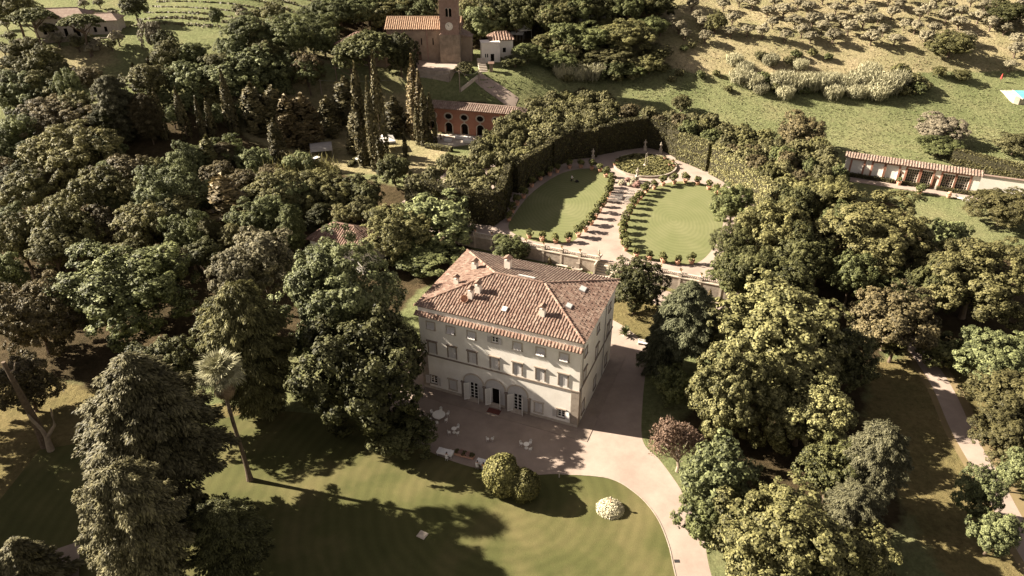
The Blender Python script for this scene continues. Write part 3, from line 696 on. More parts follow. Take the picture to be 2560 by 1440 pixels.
# ------------------------------------------------------------------ generic small house
def gable_roof(b, x0, x1, y0, y1, ez, rz_, axis='x', hip=0.0):
    if axis == 'x':
        ym = (y0+y1)/2; A, B = (x0+hip, ym, rz_), (x1-hip, ym, rz_)
        return [[Vector((x0,y0,ez)), Vector((x1,y0,ez)), Vector(B), Vector(A)], [Vector((x1,y1,ez)), Vector((x0,y1,ez)), Vector(A), Vector(B)]], [[Vector((x1,y0,ez)), Vector((x1,y1,ez)), Vector(B)], [Vector((x0,y1,ez)), Vector((x0,y0,ez)), Vector(A)]]
def roof_obj(parent, x0, x1, y0, y1, ez, rz_, mat, hip=0.0, pitch=.6, seed=1, wallmat=None, rows=True):
    sl, ends = gable_roof(None, x0, x1, y0, y1, ez, rz_, hip=hip); b = MB(); b.lvv = .35
    for s in sl: b.face(s)
    if hip > 0:
        for s in ends: b.face(s)
    b.face([(x0,y0,ez-.1), (x1,y0,ez-.1), (x1,y1,ez-.1), (x0,y1,ez-.1)])
    for p, q in (((x0,y0),(x1,y0)), ((x1,y0),(x1,y1)), ((x1,y1),(x0,y1)), ((x0,y1),(x0,y0))): b.face([(*p, ez-.1), (*q, ez-.1), (*q, ez), (*p, ez)])
    ro = b.build('roof', mat, parent)
    if rows:
        for i, s in enumerate(sl): tile_slope(s[0], s[1], [s[2], s[3]], ro, mat, pitch=pitch, seg=.7, r=pitch*.3, seed=seed+i)
        if hip > 0:
            for i, s in enumerate(ends): tile_slope(s[0], s[1], [s[2]], ro, mat, pitch=pitch, seg=.7, r=pitch*.3, seed=seed+5+i)
    b = MB(); b.lvv = .5; sa, sb = sl[0][3], sl[0][2]; b.tube([sa+Vector((0,0,.03)), sb+Vector((0,0,.03))], .17, 6); b.build('ridge_cap', mat, ro)
    return ro
def walls(parent, x0, x1, y0, y1, z0, z1, mat, gable=None, holes=(), name='wall', depth=.3):
    b = MB(); wall_holes(b, x0, x1, z0, z1, list(holes), y0, depth)
    b.face([(x1,y0,z0), (x1,y1,z0), (x1,y1,z1), (x1,y0,z1)]); b.face([(x1,y1,z0), (x0,y1,z0), (x0,y1,z1), (x1,y1,z1)]); b.face([(x0,y1,z0), (x0,y0,z0), (x0,y0,z1), (x0,y1,z1)])
    if gable:
        ym = (y0+y1)/2
        for x in (x0, x1): b.face([(x,y0,z1), (x,y1,z1), (x,ym,gable)])
    return b.build(name, mat, parent)
def pane_at(parent, u0, u1, z0, z1, y, mat, name='window'):
    b = MB(); b.box(u0, u1, y-.02, y+.02, z0, z1); return b.build(name, mat, parent)
# ------------------------------------------------------------------ church with bell tower
CZ = 17.05
tp = hit_z(1127, 158, CZ); tx, ty = tp[0], tp[1]
ch = tag(empty('church', (tx, ty, CZ), R_(-2)), 'brown stone church with orange tiled roof and a square clock tower', 'church')
NX0, NX1, NY0, NY1 = -19.3, 2.8, 3.2, 13.0
nh = [(-9.1, -8.75, 4.6, 6.6), (-5.6, -5.25, 4.6, 6.6), (-12.8, -12.45, 4.6, 6.6), (-10.6, -9.2, 0.02, 2.7)]
walls(ch, NX0, NX1, NY0, NY1, -.5, 9.2, M['churchwall'], gable=11.6, holes=nh)
for h in nh: pane_at(ch, h[0], h[1], h[2], h[3], NY0+.28, M['dark'] if h[2] > 1 else M['wood'], 'slit_window' if h[2] > 1 else 'door')
for x in (-7.2, -14.5, NX0+.4): b = MB(); b.box(x-.22, x+.22, NY0-.14, NY0-.002, -.3, 9.1); b.build('pilaster', M['brick'], ch)
b = MB()
for i in range(int((NX1-NX0)/.7)): x = NX0+.2+i*.7; b.box(x, x+.3, NY0-.16, NY0-.002, 8.7, 9.15)
tag(b.build('corbels', M['brick'], ch), kind='stuff')
roof_obj(ch, NX0-.5, NX1+.5, NY0-.5, NY1+.5, 9.22, 11.85, M['tileorange'], pitch=.62, seed=30)
b = MB(); ap_ = [(NX1-.2+2.9*math.sin(t), 8.1-2.9*math.cos(t)) for t in np.linspace(0, math.pi, 13)]; b.prism(ap_, -.5, 7.2); b.build('apse', M['churchwall'], ch)
b = MB(); b.lvv = .4
for p, q in zip(ap_, ap_[1:]): b.face([(p[0]+.2, p[1], 7.2), (q[0]+.2, q[1], 7.2), (NX1, 8.1, 8.6)])
b.build('apse_roof', M['tileold'], ch)
b = MB(); b.box(NX1+.1, NX1+3.4, NY0+.3, NY0+4.5, -.5, 6.8); b.build('sacristy', M['churchwall'], ch)
b = MB(); b.lvv = .4; b.face([(NX1-.1, NY0-.05, 7.7), (NX1+3.7, NY0-.05, 6.85), (NX1+3.7, NY0+4.8, 6.85), (NX1-.1, NY0+4.8, 7.7)]); b.face([(NX1-.1, NY0-.05, 6.802), (NX1+3.7, NY0-.05, 6.802), (NX1+3.7, NY0-.05, 6.85), (NX1-.1, NY0-.05, 7.7)]); b.build('sacristy_roof', M['tileold'], ch)
HWt = 2.75
b = MB(); b.prism([(-HWt-.25, 0), (HWt+.25, 0), (HWt+.25, 5.6), (-HWt-.25, 5.6)], -1, 8.2); b.build('tower_base', M['towerstone'], ch)
th = HWt-.1; Y0, Y1 = .2, .2+2*th
def bif(z0, z1, n, wtot):
    w = wtot/n; return [(-wtot/2+i*w+.12, -wtot/2+(i+1)*w-.12, z0, z1) for i in range(n)]
twh = bif(13.2, 15.3, 2, 2.0)+bif(18.9, 21.2, 3, 2.9)
b = MB(); wall_holes(b, -th, th, 8.2, 27.5, twh, Y0, .5)
b.face([(th,Y0,8.2), (th,Y1,8.2), (th,Y1,27.5), (th,Y0,27.5)]); b.face([(-th,Y1,8.2), (-th,Y0,8.2), (-th,Y0,27.5), (-th,Y1,27.5)]); b.face([(-th,Y1,8.2), (th,Y1,8.2), (th,Y1,27.5), (-th,Y1,27.5)])
b.face([(-th,Y0,8.2), (th,Y0,8.2), (th,Y1,8.2), (-th,Y1,8.2)]); b.build('tower_shaft', M['brick'], ch)
for h in twh:
    c, r = (h[0]+h[1])/2, (h[1]-h[0])/2
    b = MB(); b.face([(h[0], Y0+.45, h[2]), (h[1], Y0+.45, h[2]), (h[1], Y0+.45, h[3]), (h[0], Y0+.45, h[3])]); w = b.build('belfry_opening', M['dark'], ch)
    b = MB()
    for t0, t1 in zip(np.linspace(0, math.pi, 9), np.linspace(0, math.pi, 9)[1:]):
        q = [(c+rr_*math.cos(t), Y0-.06, h[3]+rr_*math.sin(t)*.9) for t in (t0, t1) for rr_ in (r-.02, r+.14)]; b.face([q[0], q[1], q[3], q[2]])
        b.mi = 1; b.face([(c, Y0-.03, h[3]), (c+r*math.cos(t0), Y0-.03, h[3]+r*.9*math.sin(t0)), (c+r*math.cos(t1), Y0-.03, h[3]+r*.9*math.sin(t1))]); b.mi = 0
    b.build('arch_ring', [M['palestone'], M['dark']], w)
for z0, wt, n in ((13.2, 2.0, 2), (18.9, 2.9, 3)):
    for i in range(1, n): x = -wt/2+i*wt/n; b = MB(); b.lathe([(.1, 0), (.08, .2), (.08, 1.7), (.16, 2.0), (.16, 2.2)], 8, (x, Y0-.02, z0)); b.build('colonnette', M['palestone'], ch)
for z in (8.2, 12.4, 17.6, 23.0): b = MB(); b.box(-th-.16, th+.16, Y0-.16, Y1+.16, z, z+.28); b.build('string_course', M['brick'], ch)
b = MB(); cy = Y0-.06
b.T = Matrix.Translation((0, cy, 10.6)) @ Matrix.Rotation(math.pi/2, 4, 'X')
b.lathe([(1.12, 0), (1.12, .1), (1.0, .12), (1.0, .07), (.02, .07)], 28); clock = b.build('clock_face', M['stuccowhite'], ch)
b = MB(); b.T = Matrix.Translation((0, cy-.08, 10.6)) @ Matrix.Rotation(math.pi/2, 4, 'X')
for k2 in range(12):
    a = k2*math.pi/6; b.T = Matrix.Translation((0, cy-.085, 10.6)) @ Matrix.Rotation(math.pi/2, 4, 'X') @ Matrix.Rotation(a, 4, 'Z'); b.box(-.03, .03, .72, .92, 0, .02)
b.build('hour_marks', M['black'], clock)
for ang, L in ((R_(42), .55), (R_(38+180), .0), (R_(30), .8)):
    if L: b = MB(); b.T = Matrix.Translation((0, cy-.11, 10.6)) @ Matrix.Rotation(math.pi/2, 4, 'X') @ Matrix.Rotation(ang, 4, 'Z'); b.box(-.04, .04, -.1, L, 0, .02); b.build('clock_hand', M['black'], clock)
b = MB(); b.lvv = .4; q = [(-th-.4, Y0-.4), (th+.4, Y0-.4), (th+.4, Y1+.4), (-th-.4, Y1+.4)]; b.prism(q, 27.5, 27.7)
for i in range(4): b.face([(*q[i], 27.702), (*q[(i+1) % 4], 27.702), (0, (Y0+Y1)/2, 30.2)])
b.build('tower_roof', M['tileold'], ch)
# church forecourt on its retaining wall
fc = [hit_z(x, y, CZ)[:2] for x, y in ((1030,173),(1122,177),(1150,162),(1150,146),(1000,138))]
b = MB(); b.prism([(p[0], p[1]) for p in fc], 11.0, CZ-.03); tag(b.build('church_forecourt', M['gravel']), kind='structure')
o = tag(empty('terrace_wall', (0, 0, 0)), 'low grey stone wall holding up the church forecourt', 'wall')
for p, q in ((fc[0], fc[1]), (fc[1], fc[2])):
    d = q-p; L = np.linalg.norm(d); b = MB(); b.box(0, L, -.35, 0, -5, .02); w = b.build('wall_run', M['greystone'], o); w.location = (p[0], p[1], CZ); w.rotation_euler = (0, 0, math.atan2(d[1], d[0]))
# low rectory with pinkish roof left of church
rp = hit_z(905, 150, 18.5)
o = tag(empty('rectory', (rp[0], rp[1], 16.5), R_(-14)), 'rectory with a pink tiled roof half hidden behind the umbrella pines', 'house')
walls(o, -7.5, 7.5, 0, 10, -3, 6.3, M['churchwall'], gable=None, holes=[(-5, -4, 2.5, 4.2), (-1, 0, 2.5, 4.2), (3, 4, 2.5, 4.2)])
for u in (-5, -1, 3): pane_at(o, u, u+1, 2.5, 4.2, .25, M['dark'])
roof_obj(o, -8.2, 8.2, -.7, 10.7, 6.32, 8.9, M['tile'], hip=5.0, pitch=.8, seed=50)
# white house right of church
hp = hit_z(1226, 152, 17.2)
o = tag(empty('white_house', (hp[0], hp[1], 17.0), R_(8)), 'small white plastered house with a red roof right of the church tower', 'house')
walls(o, -2.6, 3.0, 0, 4, -1.5, 5.4, M['stuccowhite'], holes=[(-1.6, -1.25, 1.2, 2.3), (-1.0, -.65, 1.2, 2.3), (.1, 1.2, .1, 2.2)])
for u0, u1, z0, z1 in ((-1.6, -1.25, 1.2, 2.3), (-1.0, -.65, 1.2, 2.3)): pane_at(o, u0, u1, z0, z1, .2, M['dark'])
pane_at(o, .1, 1.2, .1, 2.2, .2, M['dark'], 'door')
b = MB(); b.box(-2.75, 3.1, -.1, 4.1, 5.402, 5.55); b.build('parapet', M['stuccowhite'], o)
walls(o, .6, 7.4, 3.0, 9.5, -1.5, 5.3, M['stuccowhite'], name='rear_wing', holes=[(4.2, 5.2, 1.8, 3.2)]); pane_at(o, 4.2, 5.2, 1.8, 3.2, 3.2, M['dark'])
roof_obj(o, .1, 7.9, 2.4, 10.1, 5.6, 7.3, M['tile'], hip=2.0, pitch=.8, seed=60)
# red grotto building with oval windows
n0, n1 = hit_z(1066, 328, 3.0), hit_z(1302, 350, 3.0)
nd = (n1-n0)[:2]; NL = float(np.linalg.norm(nd)); nyaw = math.atan2(nd[1], nd[0])
ny_ = tag(empty('nymphaeum', (n0[0], n0[1], 2.7), nyaw), 'red plastered garden pavilion with a row of oval windows above arched openings', 'pavilion')
NB = 6; bw = NL/NB; NH = 7.6
nh = [((i+.5)*bw-1.0, (i+.5)*bw+1.0, .05, 2.5) for i in range(NB)]
ov = [((i+.5)*bw, 5.3, 1.0, .78) for i in range(NB)]
walls(ny_, 0, NL, 0, 4.6, -.3, NH, M['brickred'], holes=nh+[(c-a*.7, c+a*.7, z-bb*.7, z+bb*.7) for c, z, a, bb in ov], depth=.8)
for i, h in enumerate(nh):
    c = (h[0]+h[1])/2; b = MB(); b.face([(h[0], .75, .05), (h[1], .75, .05), (h[1], .75, 2.5), (h[0], .75, 2.5)])
    ar = [(c+1.0*math.cos(t), -.03, 2.5+1.0*math.sin(t)) for t in np.linspace(0, math.pi, 13)]
    for p, q in zip(ar, ar[1:]): b.face([(c, -.03, 2.5), p, q])
    w = b.build('arch_opening', M['dark'], ny_)
    b = MB()
    for t0, t1 in zip(np.linspace(0, math.pi, 13), np.linspace(0, math.pi, 13)[1:]):
        q = [(c+rr_*math.cos(t), -.12, 2.5+rr_*math.sin(t)) for t in (t0, t1) for rr_ in (1.0, 1.28)]; b.face([q[0], q[1], q[3], q[2]])
    b.box(c-.2, c+.2, -.2, -.002, 3.5, 4.1)
    for s in (-1, 1): b.box(c+s*1.14-.14, c+s*1.14+.14, -.12, -.002, .02, 2.5)
    b.build('rustic_surround', M['palestone'], w)
for c, z, a, bb in ov:
    T = np.linspace(0, 2*math.pi, 25); b = MB()
    for t0, t1 in zip(T, T[1:]): b.face([(c, -.035, z), (c+a*math.cos(t0), -.035, z+bb*math.sin(t0)), (c+a*math.cos(t1), -.035, z+bb*math.sin(t1))])
    w = b.build('oval_window', M['dark'], ny_); b = MB()
    for k2 in range(16):
        t = k2*math.pi/8; x, zz = c+(a+.16)*math.cos(t), z+(bb+.16)*math.sin(t); b.box(x-.19, x+.19, -.2, -.002, zz-.17, zz+.17)
    b.build('rubble_ring', M['palestone'], w)
b = MB(); b.box(-.2, NL+.2, -.35, -.002, NH-.25, NH); b.build('cornice', M['brickred'], ny_)
roof_obj(ny_, -.8, NL+.8, -1.0, 5.4, NH+.02, NH+1.15, M['tileold'], hip=2.6, pitch=.62, seed=70)
tc = [hit_z(x, y, 2.95)[:2] for x, y in ((1060,352),(1120,368),(1230,352),(1310,340),(1300,325),(1066,322))]
b = MB(); b.prism([tuple(p) for p in tc], 2.0, 3.0); tag(b.build('pavilion_terrace', M['palestone']), kind='structure')
# lemon house, far right
l0, l1 = hit_z(2106, 436, 2.75), hit_z(2438, 487, 2.75); ld = (l1-l0)[:2]; LL = float(np.linalg.norm(ld)); lyaw = math.atan2(ld[1], ld[0])
lim = tag(empty('lemon_house', (l0[0], l0[1], 2.6), lyaw), 'long white lemon house with red brick piers, glazed bays and white shuttered bays', 'lemon house')
LH = 4.9
def lu(px, py=440): p = hit_plane(px, py, l0, np.array([-ld[1], ld[0], 0])/LL); return float(np.dot(p[:2]-l0[:2], ld)/LL)
bays_w = [(lu(2122), lu(2151)), (lu(2176), lu(2205)), (lu(2209), lu(2242))]
bays_g = [(lu(2265), lu(2295)), (lu(2303), lu(2331)), (lu(2357), lu(2389)), (lu(2395), lu(2428))]
doors = [(lu(2244), lu(2254)), (lu(2335), lu(2346))]
hl = [(a, c, .7, 4.0) for a, c in bays_w+bays_g]+[(a, c, .05, 2.6) for a, c in doors]
walls(lim, 0, LL, 0, 1.9, -.5, LH, M['stuccowhite'], holes=hl, depth=.45)
for (a, c), g in [(x, 0) for x in bays_w]+[(x, 1) for x in bays_g]:
    b = MB(); w = .42; b.box(a-w, a, -.08, -.002, .02, 4.3); b.box(c, c+w, -.08, -.002, .02, 4.3); b.box(a-w, c+w, -.083, -.002, 4.3, 4.55); fr = b.build('brick_surround', M['brickred'], lim)
    if g == 0: pane_at(fr, a, c, .7, 4.0, .25, M['whitepaint'], 'shutter_panel')
    else:
        b = MB(); b.box(a, c, .36, .38, .7, 4.0); wi = b.build('window', M['glass'], fr); b = MB()
        for k2 in range(6): x = a+(c-a)*k2/5; b.box(x-.06, x+.06, .28, .355, .7, 4.0)
        for k2 in range(6): z = .7+3.3*k2/5; b.box(a, c, .29, .35, z-.05, z+.05)
        b.build('glazing_bars', M['greystone'], wi)
for a, c in doors:
    pane_at(lim, a, c, .05, 2.6, .3, M['wood'], 'door'); b = MB(); m = (a+c)/2; r = (c-a)/2+.12
    for t0, t1 in zip(np.linspace(0, math.pi, 9), np.linspace(0, math.pi, 9)[1:]):
        q = [(m+rr_*math.cos(t), -.05, 2.6+rr_*math.sin(t)) for t in (t0, t1) for rr_ in (r-.1, r+.1)]; b.face([q[0], q[1], q[3], q[2]]); b.face([(m, -.03, 2.6), q[0], q[2]])
    b.build('fanlight', M['wood'], lim)
b = MB(); b.lvv = .45; b.face([(-.4, -.45, LH-.1), (LL+.4, -.45, LH-.1), (LL+.4, 2.2, LH+.45), (-.4, 2.2, LH+.45)]); b.face([(-.4, -.45, LH-.2), (LL+.4, -.45, LH-.2), (LL+.4, -.45, LH-.1), (-.4, -.45, LH-.1)]); b.face([(LL+.4, -.45, LH-.2), (LL+.4, 2.2, LH), (LL+.4, 2.2, LH+.45), (LL+.4, -.45, LH-.1)])
ro = b.build('roof', M['tileold'], lim)
tile_slope(Vector((-.4, -.45, LH-.1)), Vector((LL+.4, -.45, LH-.1)), [Vector((LL+.4, 2.2, LH+.45)), Vector((-.4, 2.2, LH+.45))], ro, M['tileold'], pitch=.6, seg=.7, r=.17, seed=80)
e = tag(empty('boundary_wall', (*(l0[:2]+ld/LL*(LL+.3)), 2.6), lyaw+R_(1.5)), 'cream boundary wall with tiled coping right of the lemon house', 'wall')
b = MB(); b.box(0, 34, 4.4, 4.8, -.5, 3.4); b.build('wall_face', M['stuccowhite'], e); b = MB(); b.lvv = .5; b.box(-.1, 34.1, 4.2, 5.0, 3.402, 3.6); b.build('coping', M['tileold'], e)
q = [(-1, -3.6), (LL+3, -3.6), (LL+3, -.6), (-1, -.6)]; gp = MB(); gp.prism(q, -.02, .14); gp = gp.build('lemon_house_path', M['gravel']); gp.location = (l0[0], l0[1], 2.6); gp.rotation_euler = (0, 0, lyaw); tag(gp, kind='structure')
# old farmhouse top left
fp = hit(195, 92); fz = float(terrain(fp[0], fp[1]))
o = tag(empty('farmhouse', (fp[0], fp[1], fz), R_(8)), 'old white farmhouse with an arched loggia between two umbrella pines', 'farmhouse')
fh = [(-9.2, -8.2, .9, 2.6), (-7, -6, .9, 2.6), (-5.0, -4.2, 3.2, 4.4), (-3.4, -2.4, .1, 2.5), (-.8, 1.0, .1, 2.4), (4.5, 5.4, .9, 2.4), (7.5, 8.4, .9, 2.4)]
walls(o, -11.5, 3.2, 0, 8, -2, 5.6, M['palestone'], holes=fh[:5]); walls(o, 3.202, 11.5, 1.2, 8, -2, 4.2, M['palestone'], holes=[(4.5, 5.4, .9, 2.4), (7.5, 8.4, .9, 2.4)], name='side_wing')
for h in fh: pane_at(o, *h, .25 if h[0] < 3 else 1.45, M['dark'])
roof_obj(o, -12.1, 3.8, -.6, 8.6, 5.62, 7.6, M['tileold'], hip=3.0, pitch=.9, seed=90, rows=False); roof_obj(o, 2.6, 12.1, .6, 8.6, 4.22, 5.7, M['tileold'], hip=2.5, pitch=.9, seed=95, rows=False)
b = MB(); b.box(-14, 14, -4, -3.4, -4.5, .3); b.build('terrace_wall', M['greystone'], o)
# tiled cottage among the trees left of villa
cp = hit_z(866, 588, 5.6)
o = tag(empty('cottage', (cp[0], cp[1], 0), R_(-24)), 'cottage with a tiled hipped roof almost swallowed by trees left of the villa', 'cottage')
walls(o, -6, 6, -4, 4, 0, 5.6, M['stucco'], holes=[(-3.5, -2.5, 1, 2.6), (.5, 1.7, .05, 2.4), (3.5, 4.5, 1, 2.6)])
for h in ((-3.5, -2.5, 1, 2.6), (.5, 1.7, .05, 2.4), (3.5, 4.5, 1, 2.6)): pane_at(o, *h, -3.8, M['dark'])
roof_obj(o, -6.6, 6.6, -4.6, 4.6, 5.62, 8.0, M['tile'], hip=4.4, pitch=.5, seed=99)
# far roofs behind the thicket
for k2, (x, y, w) in enumerate(((1480, 54, 13), (1625, 40, 7))):
    p = hit(x, y); o = tag(empty('far_barn', (p[0], p[1], p[2]-.3), R_(6)), ['long low barn roof behind the thicket at the top edge', 'small brown shed at the edge of the olive grove'][k2], 'barn')
    walls(o, -w/2, w/2, 0, 6, -2, 2.6, M['stucco'] if k2 == 0 else M['wood'], gable=3.6); roof_obj(o, -w/2-.5, w/2+.5, -.5, 6.5, 2.62, 4.1, M['tileold'], pitch=.9, rows=False)
# ------------------------------------------------------------------ foliage prototypes (numpy leaf clouds)
def nrmz(a): return a/np.maximum(np.linalg.norm(a, axis=-1, keepdims=True), 1e-9)
def leaves(P, N, size, rg, aspect=1.5, Tdir=None, bend=.18, lv=None):
    n = len(P); N = nrmz(N)
    T = rg.normal(size=(n, 3)) if Tdir is None else Tdir+rg.normal(size=(n, 3))*.15
    T = nrmz(T-N*(T*N).sum(1, keepdims=True)); B = np.cross(N, T)
    s = (size*rg.uniform(.65, 1.35, n))[:, None]
    a = P-T*s*aspect*.5-N*s*bend; c = P+T*s*aspect*.5-N*s*bend
    b = P+B*s*.5+T*s*.1; d = P-B*s*.5+T*s*.1
    V = np.stack([a, b, c, d], 1).reshape(-1, 3)
    l = rg.uniform(0, 1, n) if lv is None else np.clip(lv+rg.normal(size=n)*.3, 0, 1)
    return V, np.repeat(l, 4)
def cloud_mesh(name, parts, mat, flip=False):
    V = np.concatenate([p[0] for p in parts]); l = np.concatenate([p[1] for p in parts])
    return mesh_np(name, V, np.arange(len(V)).reshape(-1, 4), mat, lv=l)
def sph(rg, n): return nrmz(rg.normal(size=(n, 3)))
def fib(n, rg, jit=.25, zmin=-1, zmax=1):
    i = np.arange(n)+.5; z = zmin+(zmax-zmin)*i/n; ph = i*2.39996+rg.uniform(0, 6); r = np.sqrt(np.clip(1-z*z, 0, 1))
    return nrmz(np.stack([r*np.cos(ph), r*np.sin(ph), z], 1)+rg.normal(size=(n, 3))*jit)
def broadleaf(seed, nl=26, ns=14, nleaf=30, lobe=.34, sub=.13, size=.06, zmin=-.55, shell=.66, jl=.22, aspect=1.5, up=.25, fill=.12, gap=0.0):
    rg = np.random.default_rng(seed); parts = []
    dirs = fib(nl, rg, jl, zmin, 1.0); rad = shell*rg.uniform(.62, 1.16, nl)
    C = dirs*rad[:, None]; LR = lobe*rg.uniform(.7, 1.2, nl)
    C = np.concatenate([C, sph(rg, max(2, nl//6))*.25]); LR = np.concatenate([LR, np.full(len(C)-nl, lobe*1.1)])
    for c, lr in zip(C, LR):
        if gap and rg.random() < gap: continue
        out = nrmz(c[None]+np.array([0, 0, .15]))[0]
        sd = sph(rg, ns*3); sd = sd[(sd@out) > -.35][:ns]
        tone = rg.uniform(.25, .75)
        for d in sd:
            sc = c+d*lr*rg.uniform(.75, 1.05); sr = sub*rg.uniform(.7, 1.3)
            o2 = nrmz((d*.7+out*.6+np.array([0, 0, .2]))[None])[0]
            q = sph(rg, int(nleaf*1.6)); q = q[(q@o2) > -.25][:nleaf]
            P = sc+q*sr*rg.uniform(.6, 1.05, (len(q), 1)); N = q*.7+o2*.5+np.array([0, 0, up])+rg.normal(size=q.shape)*.32
            parts.append(leaves(P, N, size, rg, aspect, lv=np.full(len(q), tone+rg.uniform(-.2, .2))))
    nf = int(sum(len(p[0])//4 for p in parts)*fill)                                      # sparse inner leaves
    q = sph(rg, nf); P = q*rg.uniform(.2, .62, (nf, 1)); parts.append(leaves(P, q+rg.normal(size=q.shape)*.6, size*1.3, rg, aspect))
    return parts
def cypress(seed, n=2600, taper=1.0, rough=.16, size=.085):
    rg = np.random.default_rng(seed); nt_ = 90; parts = []
    for k in range(nt_):
        z0 = rg.uniform(-1, .92); th = rg.uniform(0, 2*math.pi)
        t = (z0+1)/2; rad = (1-t**2.6*taper)*(.55+.45*min(1, (t+.05)*6))
        m = n//nt_; h = rg.uniform(.06, .16)
        zz = rg.uniform(-1, 1, m); w = (1-np.abs(zz))*.33+.05
        a = th+rg.normal(size=m)*w*1.0/(rad+.15)*.9
        rr_ = np.clip(rad*(1+rough*rg.uniform(-.6, 1))+rg.normal(size=m)*.07, .02, 1.25)
        z = np.clip(z0+zz*h, -1, 1.05); rr_ *= np.clip((1.03-z)*4, .05, 1)
        P = np.stack([rr_*np.cos(a), rr_*np.sin(a), z], 1); N = np.stack([np.cos(a), np.sin(a), np.full(m, .35)], 1)+rg.normal(size=(m, 3))*.3
        parts.append(leaves(P, N, 1.0, rg, 1.0, lv=np.full(m, rg.uniform(.2, .8))))
        V, l = parts[-1]; c = V.reshape(-1, 4, 3).mean(1, keepdims=True)                   # true size in squashed unit space
        V = (c+(V.reshape(-1, 4, 3)-c)*np.array([size*3.2, size*3.2, size*.55])).reshape(-1, 3); parts[-1] = (V, l)
    return parts
def conifer(seed, nb=120, shape='cedar', spray=7, pts=12, size=.075, droop=.16):
    rg = np.random.default_rng(seed); parts = []
    for k in range(nb):
        t = ((k+.5)/nb)**.9; z = -1+2*t*.97
        if shape == 'cedar': L = (1-t**2.2)**.75*rg.uniform(.75, 1.05)*(.75+.25*min(1, t*5))
        elif shape == 'cone': L = (1-t)**.8*rg.uniform(.8, 1.05)+.05
        else: L = math.sqrt(max(0, 1-(2*t-.9)**2/1.25))*rg.uniform(.65, 1.05)
        a = k*2.39996+rg.normal()*.25; d = np.array([math.cos(a), math.sin(a), 0]); sd = np.array([-d[1], d[0], 0])
        s = np.linspace(.25, 1, pts); base = z+.04+.10*L
        c = d[None]*(s*L)[:, None]; c[:, 2] = base+.06*s*L-droop*(s**2.2)*L
        wd = .20*L*np.sin(np.clip(s*1.05, 0, 1)*math.pi)**.6+.03
        m = pts*spray; i = np.repeat(np.arange(pts), spray)
        off = rg.uniform(-1, 1, m)
        P = c[i]+sd[None]*(off*wd[i])[:, None]+rg.normal(size=(m, 3))*.018; P[:, 2] -= np.abs(off)*wd[i]*.35
        T = d[None]+sd[None]*off[:, None]*.9+np.array([0, 0, -.35])[None]
        N = np.array([0, 0, 1.0])[None]+d[None]*.35+sd[None]*off[:, None]*.35+rg.normal(size=(m, 3))*.3
        parts.append(leaves(P, N, size*(.8+.3*L), rg, 3.3, T, .3, lv=np.full(m, rg.uniform(.25, .75))))
    return parts
def umbrella(seed, nl=80, nleaf=34):
    rg = np.random.default_rng(seed); parts = []
    for k in range(nl):
        r = math.sqrt((k+.5)/nl)*.9; a = k*2.39996+rg.normal()*.15
        c = np.array([r*math.cos(a), r*math.sin(a), 1.05*math.sqrt(max(0, 1-r*r))+rg.normal()*.05-.4])
        for j in range(9):
            d = sph(rg, 1)[0]; d[2] = abs(d[2])*.9-.15; sc = c+d*np.array([.17, .17, .2]); tone = rg.uniform(.2, .8)
            q = sph(rg, nleaf); q[:, 2] = np.where(q[:, 2] < -.3, -q[:, 2], q[:, 2])
            P = sc+q*np.array([.075, .075, .11])*rg.uniform(.7, 1.05, (nleaf, 1)); parts.append(leaves(P, q+np.array([0, 0, .5])+rg.normal(size=q.shape)*.4, .05, rg, 1.6, lv=np.full(nleaf, tone)))
    return parts
def blades(seed, n=620, spread=1.0, h=1.0, w=.035, plume=.25, bendy=.35):
    """upright reed or bamboo blades: one clump, unit radius and unit height"""
    rg = np.random.default_rng(seed); parts = []
    r = np.sqrt(rg.uniform(0, 1, n))*spread; a = rg.uniform(0, 2*math.pi, n); H = h*rg.uniform(.6, 1.05, n)*(1-.25*r)
    B = np.stack([r*np.cos(a), r*np.sin(a), np.zeros(n)], 1); lean = nrmz(B+rg.normal(size=(n, 3))*.6)*np.array([1, 1, 0])
    for lev, fr in enumerate((.25, .45, .62, .78, .92)):
        m = n if lev > 1 else n//2
        ix = rg.choice(n, m, replace=False)
        P = B[ix]+lean[ix]*((fr**2)*bendy*H[ix])[:, None]; P[:, 2] = H[ix]*fr; P += rg.normal(size=P.shape)*.03
        T = np.array([0, 0, 1.0])+lean[ix]*(.3+fr*.7)+rg.normal(size=(m, 3))*.35; N = lean[ix]+rg.normal(size=(m, 3))*.5+np.array([0, 0, .4])
        parts.append(leaves(P, N, .05, rg, 5.5, T, .2, lv=np.full(m, .2+.6*fr)))
    return parts
def twigs(seed, n=900):
    rg = np.random.default_rng(seed); q = sph(rg, n); q[:, 2] = np.abs(q[:, 2])*1.3-.35
    P = q*rg.uniform(.45, 1.0, (n, 1)); return [leaves(P, q+rg.normal(size=q.shape)*.6, .07, rg, 2.4, q+np.array([0, 0, .3]), .1)]
PR = {}
def proto(k, parts): PR.setdefault(k, []).append(cloud_mesh('crown_'+k, parts, M['green']))
for s in range(3): proto('big', broadleaf(10+s, 58, 12, 60, .20, .075, .027, shell=.78, jl=.3))
for s in range(3): proto('plane', broadleaf(20+s, 64, 12, 48, .19, .075, .031, shell=.80, jl=.3, zmin=-.75, up=.15))
for s in range(4): proto('mid', broadleaf(30+s, 38, 11, 42, .24, .092, .039, shell=.75, jl=.32))
for s in range(3): proto('dense', broadleaf(40+s, 46, 12, 48, .22, .08, .033, shell=.76, jl=.25, up=.35))
for s in range(3): proto('ilextop', broadleaf(50+s, 26, 10, 28, .28, .105, .062, jl=.35, zmin=-.3, aspect=1.7))
for s in range(3): proto('small', broadleaf(60+s, 12, 9, 18, .42, .18, .13, zmin=-.5))
